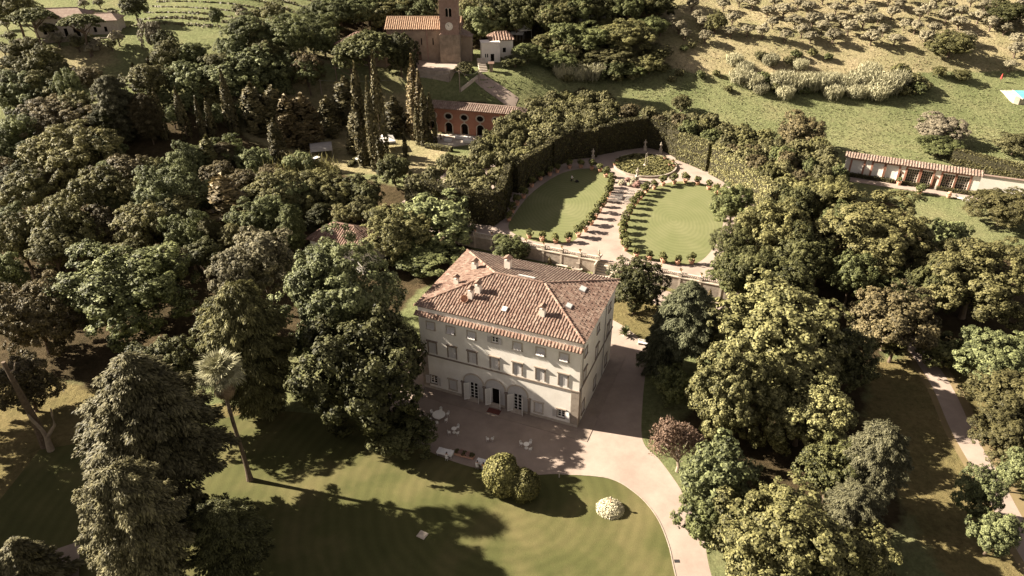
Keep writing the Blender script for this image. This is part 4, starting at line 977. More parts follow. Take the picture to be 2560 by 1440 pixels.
for s in range(4): proto('olive', broadleaf(70+s, 11, 8, 20, .40, .19, .10, zmin=-.35, aspect=2.2, gap=.05))
for s in range(2): proto('loose', broadleaf(80+s, 36, 11, 28, .22, .09, .045, shell=.78, zmin=-.7, gap=.15, aspect=2.0))
for s in range(2): proto('cypress', cypress(90+s))
for s in range(2): proto('cypressrough', cypress(95+s, 2800, .8, .34, .1))
for s in range(2): proto('cedar', conifer(100+s, 230, 'cedar', 36, 15, .018))
for s in range(2): proto('cone', conifer(105+s, 150, 'cone', 20, 12, .031))
for s in range(2): proto('ovalconifer', conifer(110+s, 220, 'oval', 32, 13, .019, .1))
for s in range(2): proto('umbrella', umbrella(115+s))
for s in range(2): proto('reed', blades(120+s))
for s in range(2): proto('bamboo', blades(125+s, 300, .9, 1.0, bendy=.55))
def mound(seed, n=2600):
    rg = np.random.default_rng(seed); q = sph(rg, n); q[:, 2] = np.abs(q[:, 2]); bump = 1+.06*np.sin(q[:, 0]*9)*np.sin(q[:, 1]*9+1)*np.sin(q[:, 2]*7)
    return [leaves(q*bump[:, None]*rg.uniform(.93, 1.04, (n, 1)), q+rg.normal(size=q.shape)*.4, .085, rg, 1.1)]
def ball(seed, n=6500):
    rg = np.random.default_rng(seed); q = sph(rg, n); c = sph(rg, 46); d = (q@c.T).max(1); lump = .86+.17*np.clip((d-.86)/.14, 0, 1)
    return [leaves(q*lump[:, None]*rg.uniform(.95, 1.04, (n, 1)), q+rg.normal(size=q.shape)*.4, .075, rg, 1.5)]
proto('ball', ball(151)); proto('ball', ball(152)); proto('mound', mound(150)); proto('twigs', twigs(130)); proto('twigs', twigs(131, 1300))
proto('lemon', broadleaf(140, 9, 8, 12, .42, .2, .17, zmin=-.5)); proto('lemon', broadleaf(141, 9, 8, 12, .42, .2, .17, zmin=-.5)); proto('lemon', broadleaf(142, 8, 7, 12, .45, .2, .17, zmin=-.5))
def trunk_mesh(seed, limbs=6, r=.05, fork=.55, spread=.55, name='trunk'):
    """unit trunk: z from 0 to 1 at the crown centre"""
    rg = random.Random(seed); b = MB()
    p = [(0, 0, -.05), (0, 0, .05), (rg.uniform(-.03, .03), rg.uniform(-.03, .03), fork*.6), (rg.uniform(-.05, .05), rg.uniform(-.05, .05), fork), (rg.uniform(-.06, .06), rg.uniform(-.06, .06), 1.15)]
    b.tube(p, [r*1.5, r*1.1, r*.95, r*.8, r*.2], 8)
    for i in range(limbs):
        a = i*2*math.pi/limbs+rg.uniform(-.3, .3); z0 = fork*rg.uniform(.85, 1.25); s = spread*rg.uniform(.7, 1.15)
        b.tube([(0, 0, z0), (math.cos(a)*s*.5, math.sin(a)*s*.5, z0+.18), (math.cos(a)*s, math.sin(a)*s, z0+.42)], [r*.55, r*.38, r*.12], 6)
    return b.mesh(name, M['bark'])
TR = [trunk_mesh(i) for i in range(3)]; TR_CON = trunk_mesh(9, 0, .045); TR_OL = [trunk_mesh(20+i, 4, .10, .35, .6) for i in range(2)]; TR_PINE = trunk_mesh(30, 9, .045, .72, .75)
count = {}
def solve(cx, cy, w, h, H, zmin=.3, grow=1.0):
    zc = H*.62
    for _ in range(8):
        p = hit(cx, cy, zc); dpt = depth_of(p); R = grow*w/2*dpt/F_PX; e = math.asin(min(1, (CAM_H-p[2])/np.linalg.norm(p-CAM)))
        ah = grow*h/2*dpt/F_PX; rz2 = (ah*ah-(R*math.sin(e))**2)/math.cos(e)**2; rz = math.sqrt(max(rz2, (zmin*R)**2)); rz = min(rz, .5*H)
        zc = H-rz
    return p, R, rz, zc
NAMES = dict(big='broadleaf_tree', plane='plane_tree', mid='broadleaf_tree', dense='evergreen_oak', ilextop='ilex_tree', small='shrub', olive='olive_tree', loose='airy_tree', cypress='cypress', cypressrough='cypress',
             cedar='cedar_tree', cone='conifer_tree', ovalconifer='conifer_tree', umbrella='umbrella_pine', reed='reed_clump', bamboo='bamboo_clump', twigs='bare_tree', lemon='lemon_tree')
CATS = dict(small='shrub', reed='reeds', bamboo='bamboo', olive='olive tree', cypress='cypress', cypressrough='cypress', umbrella='pine tree', cedar='cedar', cone='conifer', ovalconifer='conifer')
def make_tree(kind, mat, x, y, z, R, rz, zc, label, group=None, rot=None, name=None, cat=None, sink=0):
    i = count.get(kind, 0); count[kind] = i+1
    rg = random.Random(hash((kind, i, round(x, 1))) & 0xffff) if False else random.Random(i*7919+len(kind)*31)
    e = empty(name or NAMES[kind], (x, y, z-sink), rg.uniform(0, 6.28) if rot is None else rot)
    tag(e, label, cat or CATS.get(kind, 'tree'), group)
    if kind in ('reed', 'bamboo'):
        put('stems', PR[kind][i % len(PR[kind])], e, (0, 0, -.1), None, (R, R, 2*rz), M[mat]); return e
    put('crown', PR[kind][i % len(PR[kind])], e, (0, 0, zc), None, (R, R, rz), M[mat])
    if kind in ('cypress', 'cypressrough', 'cone', 'ovalconifer', 'cedar'): put('trunk', TR_CON, e, None, None, (max(R*.8, 2.5), max(R*.8, 2.5), zc))
    elif kind == 'olive': put('trunk', TR_OL[i % 2], e, None, None, (R, R, zc))
    elif kind == 'umbrella': put('trunk', TR_PINE, e, None, None, (R, R, zc*.97))
    else: put('trunk', TR[i % 3], e, None, None, (R, R, zc))
    return e
def tree(kind, mat, cx, cy, w, h, H, label, group=None, zmin=.3, **kw):
    leafy = kind in ('big', 'mid', 'dense', 'plane', 'loose'); p, R, rz, zc = solve(cx, cy, w, h, H, .78 if leafy else zmin, 1.1 if leafy else 1.0); zt = float(terrain(p[0], p[1]))
    bare = {'cedar': .28, 'ovalconifer': .2, 'cone': .15}.get(kind)
    if bare and zc-rz > bare*H: rz = H*(1-bare)/2; zc = H-rz
    return make_tree(kind, mat, p[0], p[1], zt, R, rz, zc, label, group, **kw)
def tree_at(kind, mat, px, py, R, H, label, group=None, base_z=None, rzf=.5, **kw):
    """a tree whose foot is seen at pixel (px,py)"""
    p = hit(px, py) if base_z is None else hit_z(px, py, base_z); rz = H*rzf
    return make_tree(kind, mat, p[0], p[1], p[2], R, rz, H-rz, label, group, **kw)
# ------------------------------------------------------------------ named trees (pixel box of the crown, real height)
T = tree
T('big','green',330,720,315,350,17,'big rounded dark green tree left of the pale leaved grove')
T('cedar','cedar',358,1015,395,345,25,'large grey green cedar with drooping boughs at the left foreground')
T('ovalconifer','cedar',330,1290,270,300,21,'lower drooping conifer in front of the big cedar, bottom left')
T('cone','cedar',62,1410,210,200,8,'spreading conifer cut by the bottom left corner')
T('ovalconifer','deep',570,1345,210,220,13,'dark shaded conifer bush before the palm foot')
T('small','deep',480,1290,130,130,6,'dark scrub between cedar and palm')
T('ovalconifer','olivegreen',625,880,225,400,22,'tall yellow green conifer right behind the palm')
T('mid','paletip',655,655,190,170,17,'pale silvery flowering tree behind the tall yellow green conifer')
T('mid','paletip',590,690,120,120,16,'smaller pale silvery tree left of the flowering one')
T('big','fresh',850,758,300,320,23.5,'big bright green tree just left of the villa roof')
T('plane','deep',905,930,310,340,19.5,'dark glossy magnolia touching the left end of the villa front')
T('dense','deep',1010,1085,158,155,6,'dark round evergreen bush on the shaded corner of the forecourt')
T('big','olivegreen',985,585,165,190,11,'olive green tree between the cottage roof and the tall hedge')
T('loose','fresh',1090,545,200,190,12,'feathery pale green tree against the clipped hedge corner')
T('mid','green',1060,640,190,90,5.5,'low spreading bush behind the villa on the left')
T('big','brown',85,790,200,260,15,'brownish green tree at the left edge')
T('dense','olivegreen',160,590,170,200,16,'knobbly olive green tree left of the big rounded tree')
T('mid','gold',50,610,120,140,14,'yellowish tree at the left edge above the brownish one')
T('mid','brown',60,960,150,150,10,'brown leafed tree behind the dead trunk')
T('plane','plane',1935,850,350,350,17.5,'great pale leaved plane tree right of the villa')
T('plane','plane',1820,990,210,250,16,'forward lobe of pale plane foliage above the bare red tree')
T('plane','plane',2010,1030,220,260,12,'lower plane tree standing right of the red tree')
T('cedar','cedarblue',1720,790,195,200,17,'blue green cedar behind the plane tree')
T('cone','cedarblue',1655,840,120,220,13,'slim blue green conifer close to the villa corner')
T('dense','deep',1592,718,145,150,11,'round dark holm oak behind the right end of the villa')
T('dense','green',1272,622,95,75,5.5,'round orange tree in front of the balustrade behind the villa roof')
T('big','olivegreen',1925,590,185,190,15,'dark olive tree screening the right oval lawn')
T('big','deep',1865,690,140,150,13,'very dark tree between oval lawn and plane tree')
T('big','gold',2180,590,290,220,16,'wide golden oak below the lemon house')
T('mid','green',2130,690,110,120,12,'small green tree under the golden oak')
T('mid','fresh',2370,590,110,95,10,'fresh green tree between the golden oak and the small lawn')
T('mid','brown',2230,800,190,220,12,'brownish green tree above the drooping yucca leaves')
T('big','gold',2440,700,270,220,15,'golden green tree at the right edge below the lawn')
T('dense','hedge',2510,520,160,140,8,'rounded bush tree by the cream boundary wall')
T('ovalconifer','fir',2185,1165,170,230,14,'grey green conifer leaning over the shaded lawn on the right')
T('ovalconifer','fir',2130,1290,150,180,10,'grey green conifer in front of the leaning one')
T('plane','olivegreen',1960,1370,350,300,13,'wide olive green tree at the bottom right')
T('mid','olivegreen',2150,1400,180,180,9,'smaller olive green tree at the bottom edge')
T('loose','fresh',1800,1190,200,200,12,'thin feathery pine beside the drive')
T('loose','green',1760,1290,130,140,8,'sparse green tree leaning over the drive')
T('mid','fresh',2450,1230,110,130,9,'small fresh tree at the edge of the right hand path')
T('mid','fresh',2490,1330,120,120,7,'low fresh green tree below the path, bottom right')
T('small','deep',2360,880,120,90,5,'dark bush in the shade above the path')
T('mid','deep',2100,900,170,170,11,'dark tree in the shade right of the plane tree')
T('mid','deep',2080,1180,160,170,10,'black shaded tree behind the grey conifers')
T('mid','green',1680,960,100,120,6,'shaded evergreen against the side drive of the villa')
for i, (x, y, w, h, H, m) in enumerate(((2060,500,140,120,14,'olivegreen'), (1990,520,130,130,14,'deep'), (2110,560,120,110,13,'green'), (2000,640,150,150,14,'deep'), (2340,720,120,140,12,'deep'), (1960,700,150,130,13,'deep'))):
    T('mid' if i % 2 else 'big', m, x, y, w, h, H, f'{["olive green","very dark","mid green","deep green","shaded","dusky"][i]} tree in the grove right of the garden')
for i, (x, y, R, H) in enumerate(((-80,66,8,24),(-76,57,7,20),(-84,78,8,24),(-72,48,6,18))):
    make_tree('big', 'green', x, y, 0, R, H*.42, H*.58, f'{ORD[i]} of the tall trees just beyond the left edge of the lawn', 'trees beyond the left edge')
make_tree('dense', 'deep', -48, 76, 0, 5.5, 5.5, 10, 'dark tree in the gloom between the big cedar and the tall conifer')
make_tree('mid', 'deep', -42, 86, 0, 5, 5, 10.5, 'shaded tree right behind the palm head')
# tall clipped wall of green at the far right
for i, (x, y, w, h, H) in enumerate(((2490,900,190,190,9), (2530,1000,200,180,8.5), (2510,1090,150,150,7))):
    T('dense', 'hedge' if i else 'fresh', x, y, w, h, H, f'{["upper","middle","lower"][i]} mound of the tall trimmed hedge at the right edge', 'trimmed hedge mounds right')
T('mid','fresh',2540,1180,90,160,7,'leafy trimmed hedge end beside the right hand path')
# umbrella pines, big dark evergreen by church
T('umbrella','pine',922,135,165,115,16,'broad umbrella pine in front of the church',None,.6)
T('umbrella','pine',878,165,90,85,12,'second umbrella pine left of the church, paler on its left side',None,.6)
T('dense','deep',1000,135,90,125,13,'tall black evergreen beside the church wall')
T('umbrella','pine',82,50,105,62,13,'left umbrella pine beside the farmhouse',None,.3); T('umbrella','pine',203,62,105,58,12,'right umbrella pine beside the farmhouse',None,.3)
T('big','olivegreen',35,20,110,80,14,'tree behind the left umbrella pine at the top left corner')
T('dense','deep',335,15,66,60,9,'dark round tree on the terraced field at the top')
T('dense','cypressbrown',765,172,84,100,10,'solitary dark evergreen left of the umbrella pines')
T('mid','ilex',1162,172,45,45,4,'round bush on the bank right of the clock tower'); T('mid','olivegreen',1175,75,90,80,8,'tree just behind the clock tower')
# cypresses: top and foot pixel of each
CYP = [(410,235,345,16,.9),(463,232,345,20,.9),(507,250,345,15,.9),(530,255,340,14,.8),(578,190,330,22,1),(590,240,335,14,.8),(905,195,415,26,1),(932,225,425,22,1),(948,165,400,26,1.1),
       (1012,330,400,9,.6),(1035,165,345,30,1.25),(1050,195,350,24,1.1),(1060,240,362,18,.9),(1043,270,362,14,.8),(1075,245,360,22,1.0),(378,145,185,12,.6),(338,160,190,14,.7)]
for i, (x, y0, y1, w, s) in enumerate(CYP):
    base = hit(x+(y1-y0)*.045*(1 if x > 1280 else -1)*-1, y1); dpt = depth_of(base); e = math.asin((CAM_H-base[2])/np.linalg.norm(base-CAM))
    H = (y1-y0)*dpt/F_PX/math.cos(e)*1.06; R = w*1.4/2*dpt/F_PX
    lab = f'slim dark cypress, {ORD[i] if i < 6 else ORD[i-6] if i < 15 else ORD[i-15]} from the left ' + ('in the row inside the left wood' if i < 6 else 'in the row before the red pavilion' if i < 15 else 'on the far terraced slope')
    make_tree('cypress' if i % 3 else 'cypressrough', 'cypress' if i not in (10, 11) else 'cypressbrown', base[0], base[1], base[2], R, H/2, H/2, lab, 'slim cypresses')
for i, (x, y, w, h, H) in enumerate(((635,270,62,150,13), (685,275,60,150,13), (720,300,60,170,13), (760,300,70,170,14), (865,250,66,160,13), (820,290,50,120,11), (985,290,56,130,11), (890,330,48,150,12), (690,350,40,110,11))):
    T('cypressrough', 'cypressbrown' if i in (2, 3) else 'cypress', x, y, w, h, H, f'shaggy broad cypress, {ORD[i]} in the belt between the wood and the pavilion', 'shaggy cypresses', .3)
# left wood, hand placed for what stands out
for a in (('big','gold',190,400,220,150,17,'yellow green tree standing out in the middle of the left wood'), ('ovalconifer','fir',290,275,110,170,17,'tall grey fir in the left wood'),
          ('big','brown',150,310,190,110,13,'wide reddish brown tree in the left wood'), ('mid','brown',310,440,130,90,14,'reddish brown tree right of the yellow green one'), ('big','fresh',420,480,170,150,16,'fresh green tree right of the reddish brown one'),
          ('dense','fresh',175,230,70,110,15,'ivy clad column of a tree in the left wood'), ('big','fresh',60,240,130,110,13,'green tree at the left edge of the wood'), ('big','green',40,350,140,120,14,'dark green tree at the left edge behind'),
          ('mid','gold',370,200,110,80,12,'sunlit tree above the row of slim cypresses'), ('ovalconifer','brown',365,290,80,110,13,'rusty conifer beside the first slim cypress'), ('cypressrough','cypressbrown',570,520,110,220,15,'broad dark columnar evergreen above the pale grove'),
          ('big','green',560,390,120,90,10,'green tree below the slim cypresses'), ('cypressrough','olivegreen',525,390,50,100,12,'olive green columnar tree in the wood'), ('mid','fresh',460,410,90,100,12,'light green young tree'),
          ('big','olivegreen',700,500,170,140,13,'olive green tree above the cottage'), ('big','olivegreen',800,490,150,110,11,'dense olive green tree right above the cottage roof'), ('mid','deep',905,490,110,100,10,'dark green tree between cottage and lawn'),
          ('dense','deep',985,425,85,85,8,'dark round tree left of the clipped hedge'), ('bamboo','bamboo',680,445,80,100,9,'yellow green bamboo clump left of the parked car'), ('bamboo','bamboo',740,430,90,100,9,'middle bamboo clump below the car park'), ('bamboo','bamboo',800,430,90,90,8,'right bamboo clump below the car park'),
          ('mid','fresh',640,410,90,80,10,'fresh bush left of the bamboo'), ('big','green',470,600,130,150,14,'dark tree behind the big rounded tree'), ('mid','brown',20,450,120,100,13,'brown tree at the left edge'), ('mid','olivegreen',70,480,120,110,14,'olive tree at the left edge of the wood'),
          ('big','green',640,560,140,120,12,'green tree left of the cottage'), ('mid','olivegreen',250,480,130,120,15,'lumpy olive green tree in the wood centre'), ('mid','gold',360,560,130,80,14,'sunlit crown above the big rounded tree'), ('mid','green',20,690,100,120,12,'shaded tree at the left edge')):
    T(*a)
# far wood belt below the terraced fields and behind church
for a in (('loose','fresh',640,165,150,90,11,'pale feathery acacia on the slope left of the church'), ('loose','fresh',560,190,150,90,11,'pale acacia above the slim cypresses'), ('loose','fresh',470,205,110,80,10,'pale acacia left of the row'), ('big','green',720,90,130,100,12,'green tree up the slope left of the rectory'),
          ('big','green',790,70,120,90,11,'green tree behind the rectory'), ('mid','olivegreen',110,150,80,80,9,'bushy tree below the farmhouse terrace'), ('mid','ilex',70,180,70,60,8,'olive toned bush tree at the left below the farmhouse'), ('loose','olive',380,85,60,90,10,'thin grey tree on the edge of the terraced field'),
          ('mid','deep',415,105,60,60,8,'dark tree under the thin grey one'), ('mid','green',540,40,34,50,6,'narrow tree in the middle of the terraced field'), ('mid','olivegreen',685,30,60,50,8,'tree at the top of the terraced field'), ('big','green',620,80,120,80,10,'grey green tree above the acacias'),
          ('big','green',850,30,130,80,11,'tree behind the church roof, left'), ('big','fresh',920,20,130,70,11,'tree behind the church roof, middle'), ('big','olivegreen',1010,15,130,60,11,'tree behind the church roof, right'), ('big','fresh',1200,60,110,100,12,'tall green tree right of the clock tower'),
          ('big','deep',1260,30,140,100,13,'dark tree in the wood right of the tower'), ('big','deep',1330,20,130,90,13,'dark tree at the top edge right of the tower'), ('big','olivegreen',1390,45,110,90,11,'olive green tree above the party tent'), ('mid','green',1420,90,110,80,9,'green tree right of the tent lawn'),
          ('mid','deep',1288,152,70,40,3.5,'dark hedge bush beside the white house'), ('mid','green',1320,130,80,60,6,'bush on the slope below the tent'), ('big','green',1480,95,130,90,9,'thicket tree in the middle above the meadow'), ('big','olivegreen',1570,90,140,110,10,'tall thicket tree left of the olive grove'),
          ('mid','green',1620,70,80,60,7,'thicket tree nearest the brown shed'), ('mid','ilex',1530,140,120,70,6,'low thicket bush above the reeds'), ('mid','green',1390,150,90,60,5,'thicket bush left above the reeds'), ('mid','olivegreen',1450,165,80,50,4,'thicket bush between the left reeds'), ('mid','green',1580,175,70,50,4,'dark bush right of the left reeds'),
          ('big','deep',1440,15,130,70,11,'dark tree at the top edge over the barn'), ('mid','deep',1520,18,90,60,10,'dark tree at the top edge right of the barn'), ('mid','olivegreen',1590,15,90,50,9,'olive green tree at the top edge over the shed'),
          ('mid','silver',2350,320,125,115,8,'silver flowering tree in the meadow above the lemon house'), ('mid','green',2350,365,110,90,5,'green bush under the silver tree'), ('mid','ilex',2540,360,90,90,6,'grey green bush at the right edge of the meadow'),
          ('dense','hedge',1705,258,48,44,5,'small dark tree growing at the back edge of the hedge'), ('mid','olivegreen',2380,110,110,95,8,'round green tree at the foot of the olive grove'), ('mid','deep',2520,30,110,70,8,'dark tree at the top right corner'),
          ('mid','olivegreen',1790,55,50,70,7,'taller green tree among the olives'), ('mid','olivegreen',2405,188,44,38,3.6,'small round tree on the mown grass right of the reeds'), ('mid','olivegreen',2350,178,34,34,3.4,'smaller round tree beside the reeds'),
          ('mid','brown',2000,330,120,110,11,'brown green tree at the back of the grove right of the garden')):
    T(*a)
# ------------------------------------------------------------------ fill trees in woods, scattered but kept apart
def scatter_px(poly, n, dmin, seed):
    rg = random.Random(seed); xs_ = [p[0] for p in poly]; ys_ = [p[1] for p in poly]; out = []; tries = 0
    while len(out) < n and tries < n*60:
        tries += 1; x, y = rg.uniform(min(xs_), max(xs_)), rg.uniform(min(ys_), max(ys_))
        if not bool(inpoly(np.array(x), np.array(y), poly)): continue
        if any((x-a)**2+((y-c)*1.3)**2 < dmin**2 for a, c in out): continue
        out.append((x, y))
    return out
FILL = [([(0,190),(120,210),(240,190),(420,220),(640,230),(640,330),(760,400),(760,470),(900,450),(940,520),(800,560),(650,600),(480,590),(380,540),(230,520),(100,560),(0,620)], 60, 54, 12, ['green','olivegreen','fresh','brown','gold','deep'], 'the wood left of the cypresses'),
        ([(420,130),(560,110),(680,60),(860,10),(860,80),(830,150),(720,220),(560,240),(430,210)], 16, 52, 10, ['green','fresh','olivegreen'], 'the slope left of the church'),
        ([(870,-10),(1090,-15),(1090,35),(960,45),(870,60)], 7, 45, 11, ['green','fresh','olivegreen'], 'the wood behind the church'),
        ([(1160,-10),(1680,-25),(1640,20),(1450,30),(1370,45),(1250,55),(1170,60)], 18, 48, 11, ['deep','green','olivegreen'], 'the wood behind the white house'),
        ([(1360,110),(1460,60),(1660,60),(1690,110),(1640,170),(1400,180)], 14, 42, 6, ['green','olivegreen','ilex'], 'the thicket above the reeds'),
        ([(1780,480),(1900,500),(2060,640),(2300,700),(2320,790),(2140,700),(1900,700),(1760,700)], 8, 75, 12, ['deep','green'], 'the grove right of the oval lawn'),
        ([(385,225),(480,220),(625,225),(625,275),(560,285),(480,290),(390,290)], 8, 42, 6.5, ['fresh','gold','fresh'], 'the hollow behind the slim cypresses'),
        ([(0,560),(230,530),(500,600),(520,690),(160,690),(0,670)], 9, 75, 13, ['green','olivegreen','brown','deep'], 'the wood above the big rounded tree'),
        ([(0,100),(100,110),(150,180),(60,210),(0,200)], 8, 36, 5, ['ilex','olivegreen'], 'the slope below the farmhouse')]
for z, (poly, n, dm, H, mats, where) in enumerate(FILL):
    rg = random.Random(200+z)
    for x, y in scatter_px(poly, n, dm, 100+z):
        m = rg.choice(mats)
        if z == 0 and ((370 < x < 640 and 230 < y < 390) or (x > 600 and y < 400)): continue
        k = rg.choice(['mid', 'mid', 'big', 'dense', 'mid', 'ovalconifer' if z == 0 else 'big']); s = dm*rg.uniform(1.25, 1.9); hh = H*rg.uniform(.75, 1.05)
        w = {'green':'green','olivegreen':'olive green','fresh':'light green','brown':'brownish','gold':'yellowish','deep':'dark','ilex':'grey green'}[m]
        T(k, m, x, y, s, s*rg.uniform(.75, 1.0), hh, f'{w} {dict(dense="evergreen", ovalconifer="coniferous").get(k, "broadleaf")} tree in {where}', f'{w} trees in {where}')
# ------------------------------------------------------------------ clipped bosco round the garden
def hedge(name, pts, height, thick, z0, mat, label, cat='hedge', dens=26, size=.28, group=None, seed=1):
    """clipped hedge along a line: dark core with leaves over its faces; pts on the visible side"""
    rg = np.random.default_rng(seed); P = [np.array(p, float) for p in pts]; b = MB(); parts = []
    L = []; n = len(P)
    for i, p in enumerate(P):
        d = P[min(i+1, n-1)]-P[max(i-1, 0)]; d /= np.linalg.norm(d); L.append((p, p+np.array([-d[1], d[0]])*thick))
    hh = [height*(1+.04*rg.normal()) for _ in P]; b.mi = 0
    e = .12
    for i in range(n-1):
        (a, c), (a2, c2) = L[i], L[i+1]; zt = (hh[i]+hh[i+1])/2
        b.face([(*a, z0-.3), (*a2, z0-.3), (*a2, z0+zt-e), (*a, z0+zt-e)]); b.face([(*c, z0-.3), (*c2, z0-.3), (*c2, z0+zt-e), (*c, z0+zt-e)]); b.face([(*a, z0+zt-e), (*a2, z0+zt-e), (*c2, z0+zt-e), (*c, z0+zt-e)])
        for (p, q, up) in ((a, a2, 0), (c2, c, 0), (a, a2, 1)):
            d = q-p; l = np.linalg.norm(d)
            if l < .01: continue
            nv = np.array([d[1], -d[0], 0])/l
            A = l*(zt if not up else thick); m = int(A*dens)
            s, t = rg.uniform(0, 1, m), rg.uniform(0, 1, m)
            if not up:
                X = p[None]+d[None]*s[:, None]; Q = np.stack([X[:, 0], X[:, 1], z0+zt*t], 1)+nv[None]*(rg.uniform(-.12, .16, m)+.10*np.sin(Q_n(X, zt*t)))[:, None]; N = nv[None]+rg.normal(size=(m, 3))*.45
            else:
                w = np.array([-d[1], d[0]])/l*thick; X = p[None]+d[None]*s[:, None]+w[None]*t[:, None]; Q = np.stack([X[:, 0], X[:, 1], z0+zt+rg.uniform(-.2, .22, m)], 1); N = np.array([0, 0, 1.])[None]+rg.normal(size=(m, 3))*.45
            parts.append(leaves(Q, N, size, rg, 1.5))
    for k in (0, n-1):
        (a, c) = L[k]; b.face([(*a, z0-.3), (*c, z0-.3), (*c, z0+hh[k]-e), (*a, z0+hh[k]-e)])
        d = (c-a) if k == n-1 else (a-c); d = c-a; l = np.linalg.norm(d); o = (P[0]-P[1]) if k == 0 else (P[-1]-P[-2]); o = o/np.linalg.norm(o); m = int(l*hh[k]*dens); s, t = rg.uniform(0, 1, m), rg.uniform(0, 1, m)
        X = a[None]+d[None]*s[:, None]; Q = np.stack([X[:, 0], X[:, 1], z0+hh[k]*t], 1)+np.array([o[0], o[1], 0])*rg.uniform(-.1, .15, (m, 1)); parts.append(leaves(Q, np.array([o[0], o[1], .2])[None]+rg.normal(size=(m, 3))*.45, size, rg, 1.5))
    e_ = tag(empty(name, (0, 0, 0)), label, cat, group)
    put('foliage', cloud_mesh('hedge_foliage', parts, M[mat]), e_); b.build('core', M['core'], e_); return e_
def Q_n(X, z): return X[:, 0]*1.7+X[:, 1]*1.3+np.sin(z*1.9)*2
H_ = 7.3
hedge('clipped_hedge', [(-23.5,143.5),(-9,136.5),(-3.8,135.0),(-1.6,138.5),(-.6,146),(.2,153)], H_, 1.8, GZ, 'hedge', 'nearest tall clipped hedge block on the left of the garden', group='tall clipped hedges', seed=1)
hedge('clipped_hedge', [(1.6,152.2),(5.2,157.5),(9.2,163.8),(10.6,168.2)], H_+.3, 1.8, GZ, 'hedge', 'second clipped hedge block along the left oval lawn', group='tall clipped hedges', seed=2)
hedge('clipped_hedge', [(10.8,167.4),(15.8,173.4),(22.5,175.0)], H_+.3, 1.8, GZ, 'hedge', 'third clipped hedge block at the back left of the garden', group='tall clipped hedges', seed=3)
hedge('clipped_hedge', [(22.2,176.0),(26.5,178.0),(30.2,180.0),(36.5,182.0),(41.0,178.5),(43.0,173.6)], H_+.4, 1.8, GZ, 'hedge', 'curved clipped hedge behind the lily pond', group='tall clipped hedges', seed=4)
hedge('clipped_hedge', [(42.8,173.0),(46.4,168.0),(48.4,164.6)], H_, 1.8, GZ, 'hedgelight', 'sunlit clipped hedge right of the lily pond', group='tall clipped hedges', seed=5)  # sunlit tone comes partly from the lighter leaf colour
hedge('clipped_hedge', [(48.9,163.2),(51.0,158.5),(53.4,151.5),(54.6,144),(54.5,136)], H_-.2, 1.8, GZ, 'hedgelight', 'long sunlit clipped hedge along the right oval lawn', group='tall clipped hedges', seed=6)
BL = [(-21.5,145),(-6,138),(-3.5,142),(-2.2,153),(5,163),(12,173),(19,178),(27,183.5)]+[tuple(hit_z(x, y, 10.5)[:2]) for x, y in ((1530,240),(1480,228),(1400,228),(1330,262),(1245,310),(1190,355),(1110,405),(1030,455))]
BR = [(39,184),(45,176),(51,166),(56,152),(58,140),(66,140)]+[tuple(hit_z(x, y, 10.5)[:2]) for x, y in ((2030,455),(2110,425),(2075,360),(1960,342),(1850,312),(1760,290),(1680,278),(1600,272),(1540,245))]
def scatter_w(poly, dmin, seed, n=400):
    rg = random.Random(seed); xs_ = [p[0] for p in poly]; ys_ = [p[1] for p in poly]; out = []
    for _ in range(n*20):
        x, y = rg.uniform(min(xs_), max(xs_)), rg.uniform(min(ys_), max(ys_))
        if bool(inpoly(np.array(x), np.array(y), poly)) and all((x-a)**2+(y-c)**2 > dmin**2 for a, c in out): out.append((x, y))
    return out
rg = random.Random(5)
for poly, side, mm in ((BL, 'left', ['ilex','ilex','olivegreen']), (BR, 'right', ['ilex','olivegreen','ilex','green','brown'])):
    for x, y in scatter_w(poly, 3.9, 11 if side == 'left' else 12):
        hgt = rg.uniform(8.6, 10.8); R = rg.uniform(2.6, 3.6); m = rg.choice(mm); rz = rg.uniform(2.6, 3.4)
        make_tree('ilextop', m, x, y, GZ-.3, R, rz, hgt-rz, f'ilex crown above the clipped hedges, {side} side', f'ilex crowns {side} of the garden')
# other hedges
lh = [hit(x, y)[:2] for x, y in ((2372,412),(2440,430),(2560,462),(2640,482))]
hedge('field_hedge', lh, 3.6, 2.2, 3.2, 'hedge', 'long box hedge behind the lemon house at the right edge', seed=8)
ph = [hit_z(x, y, 3)[:2] for x, y in ((1062,368),(1128,378))]
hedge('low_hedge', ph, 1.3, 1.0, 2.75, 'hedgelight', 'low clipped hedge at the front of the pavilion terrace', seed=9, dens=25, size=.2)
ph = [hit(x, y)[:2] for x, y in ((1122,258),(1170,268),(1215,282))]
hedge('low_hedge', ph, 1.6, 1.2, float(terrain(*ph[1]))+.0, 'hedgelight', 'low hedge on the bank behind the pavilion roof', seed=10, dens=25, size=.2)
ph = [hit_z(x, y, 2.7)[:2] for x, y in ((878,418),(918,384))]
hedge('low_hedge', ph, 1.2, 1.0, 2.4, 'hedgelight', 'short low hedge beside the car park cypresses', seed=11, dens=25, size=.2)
for k, (u0, u1) in enumerate(((.3, lu(2243)-.3), (lu(2256)+.2, lu(2333)-.2), (lu(2348)+.2, LL+1))):
    p0, p1 = l0[:2]+ld/LL*u0, l0[:2]+ld/LL*u1; nn = np.array([ld[1], -ld[0]])/LL*.9
    hedge('low_hedge', [p0+nn, p1+nn], 1.0, .8, 2.6, 'hedge', f'low planting strip before the lemon house, {["left","middle","right"][k]} run', seed=12+k, dens=25, size=.2)
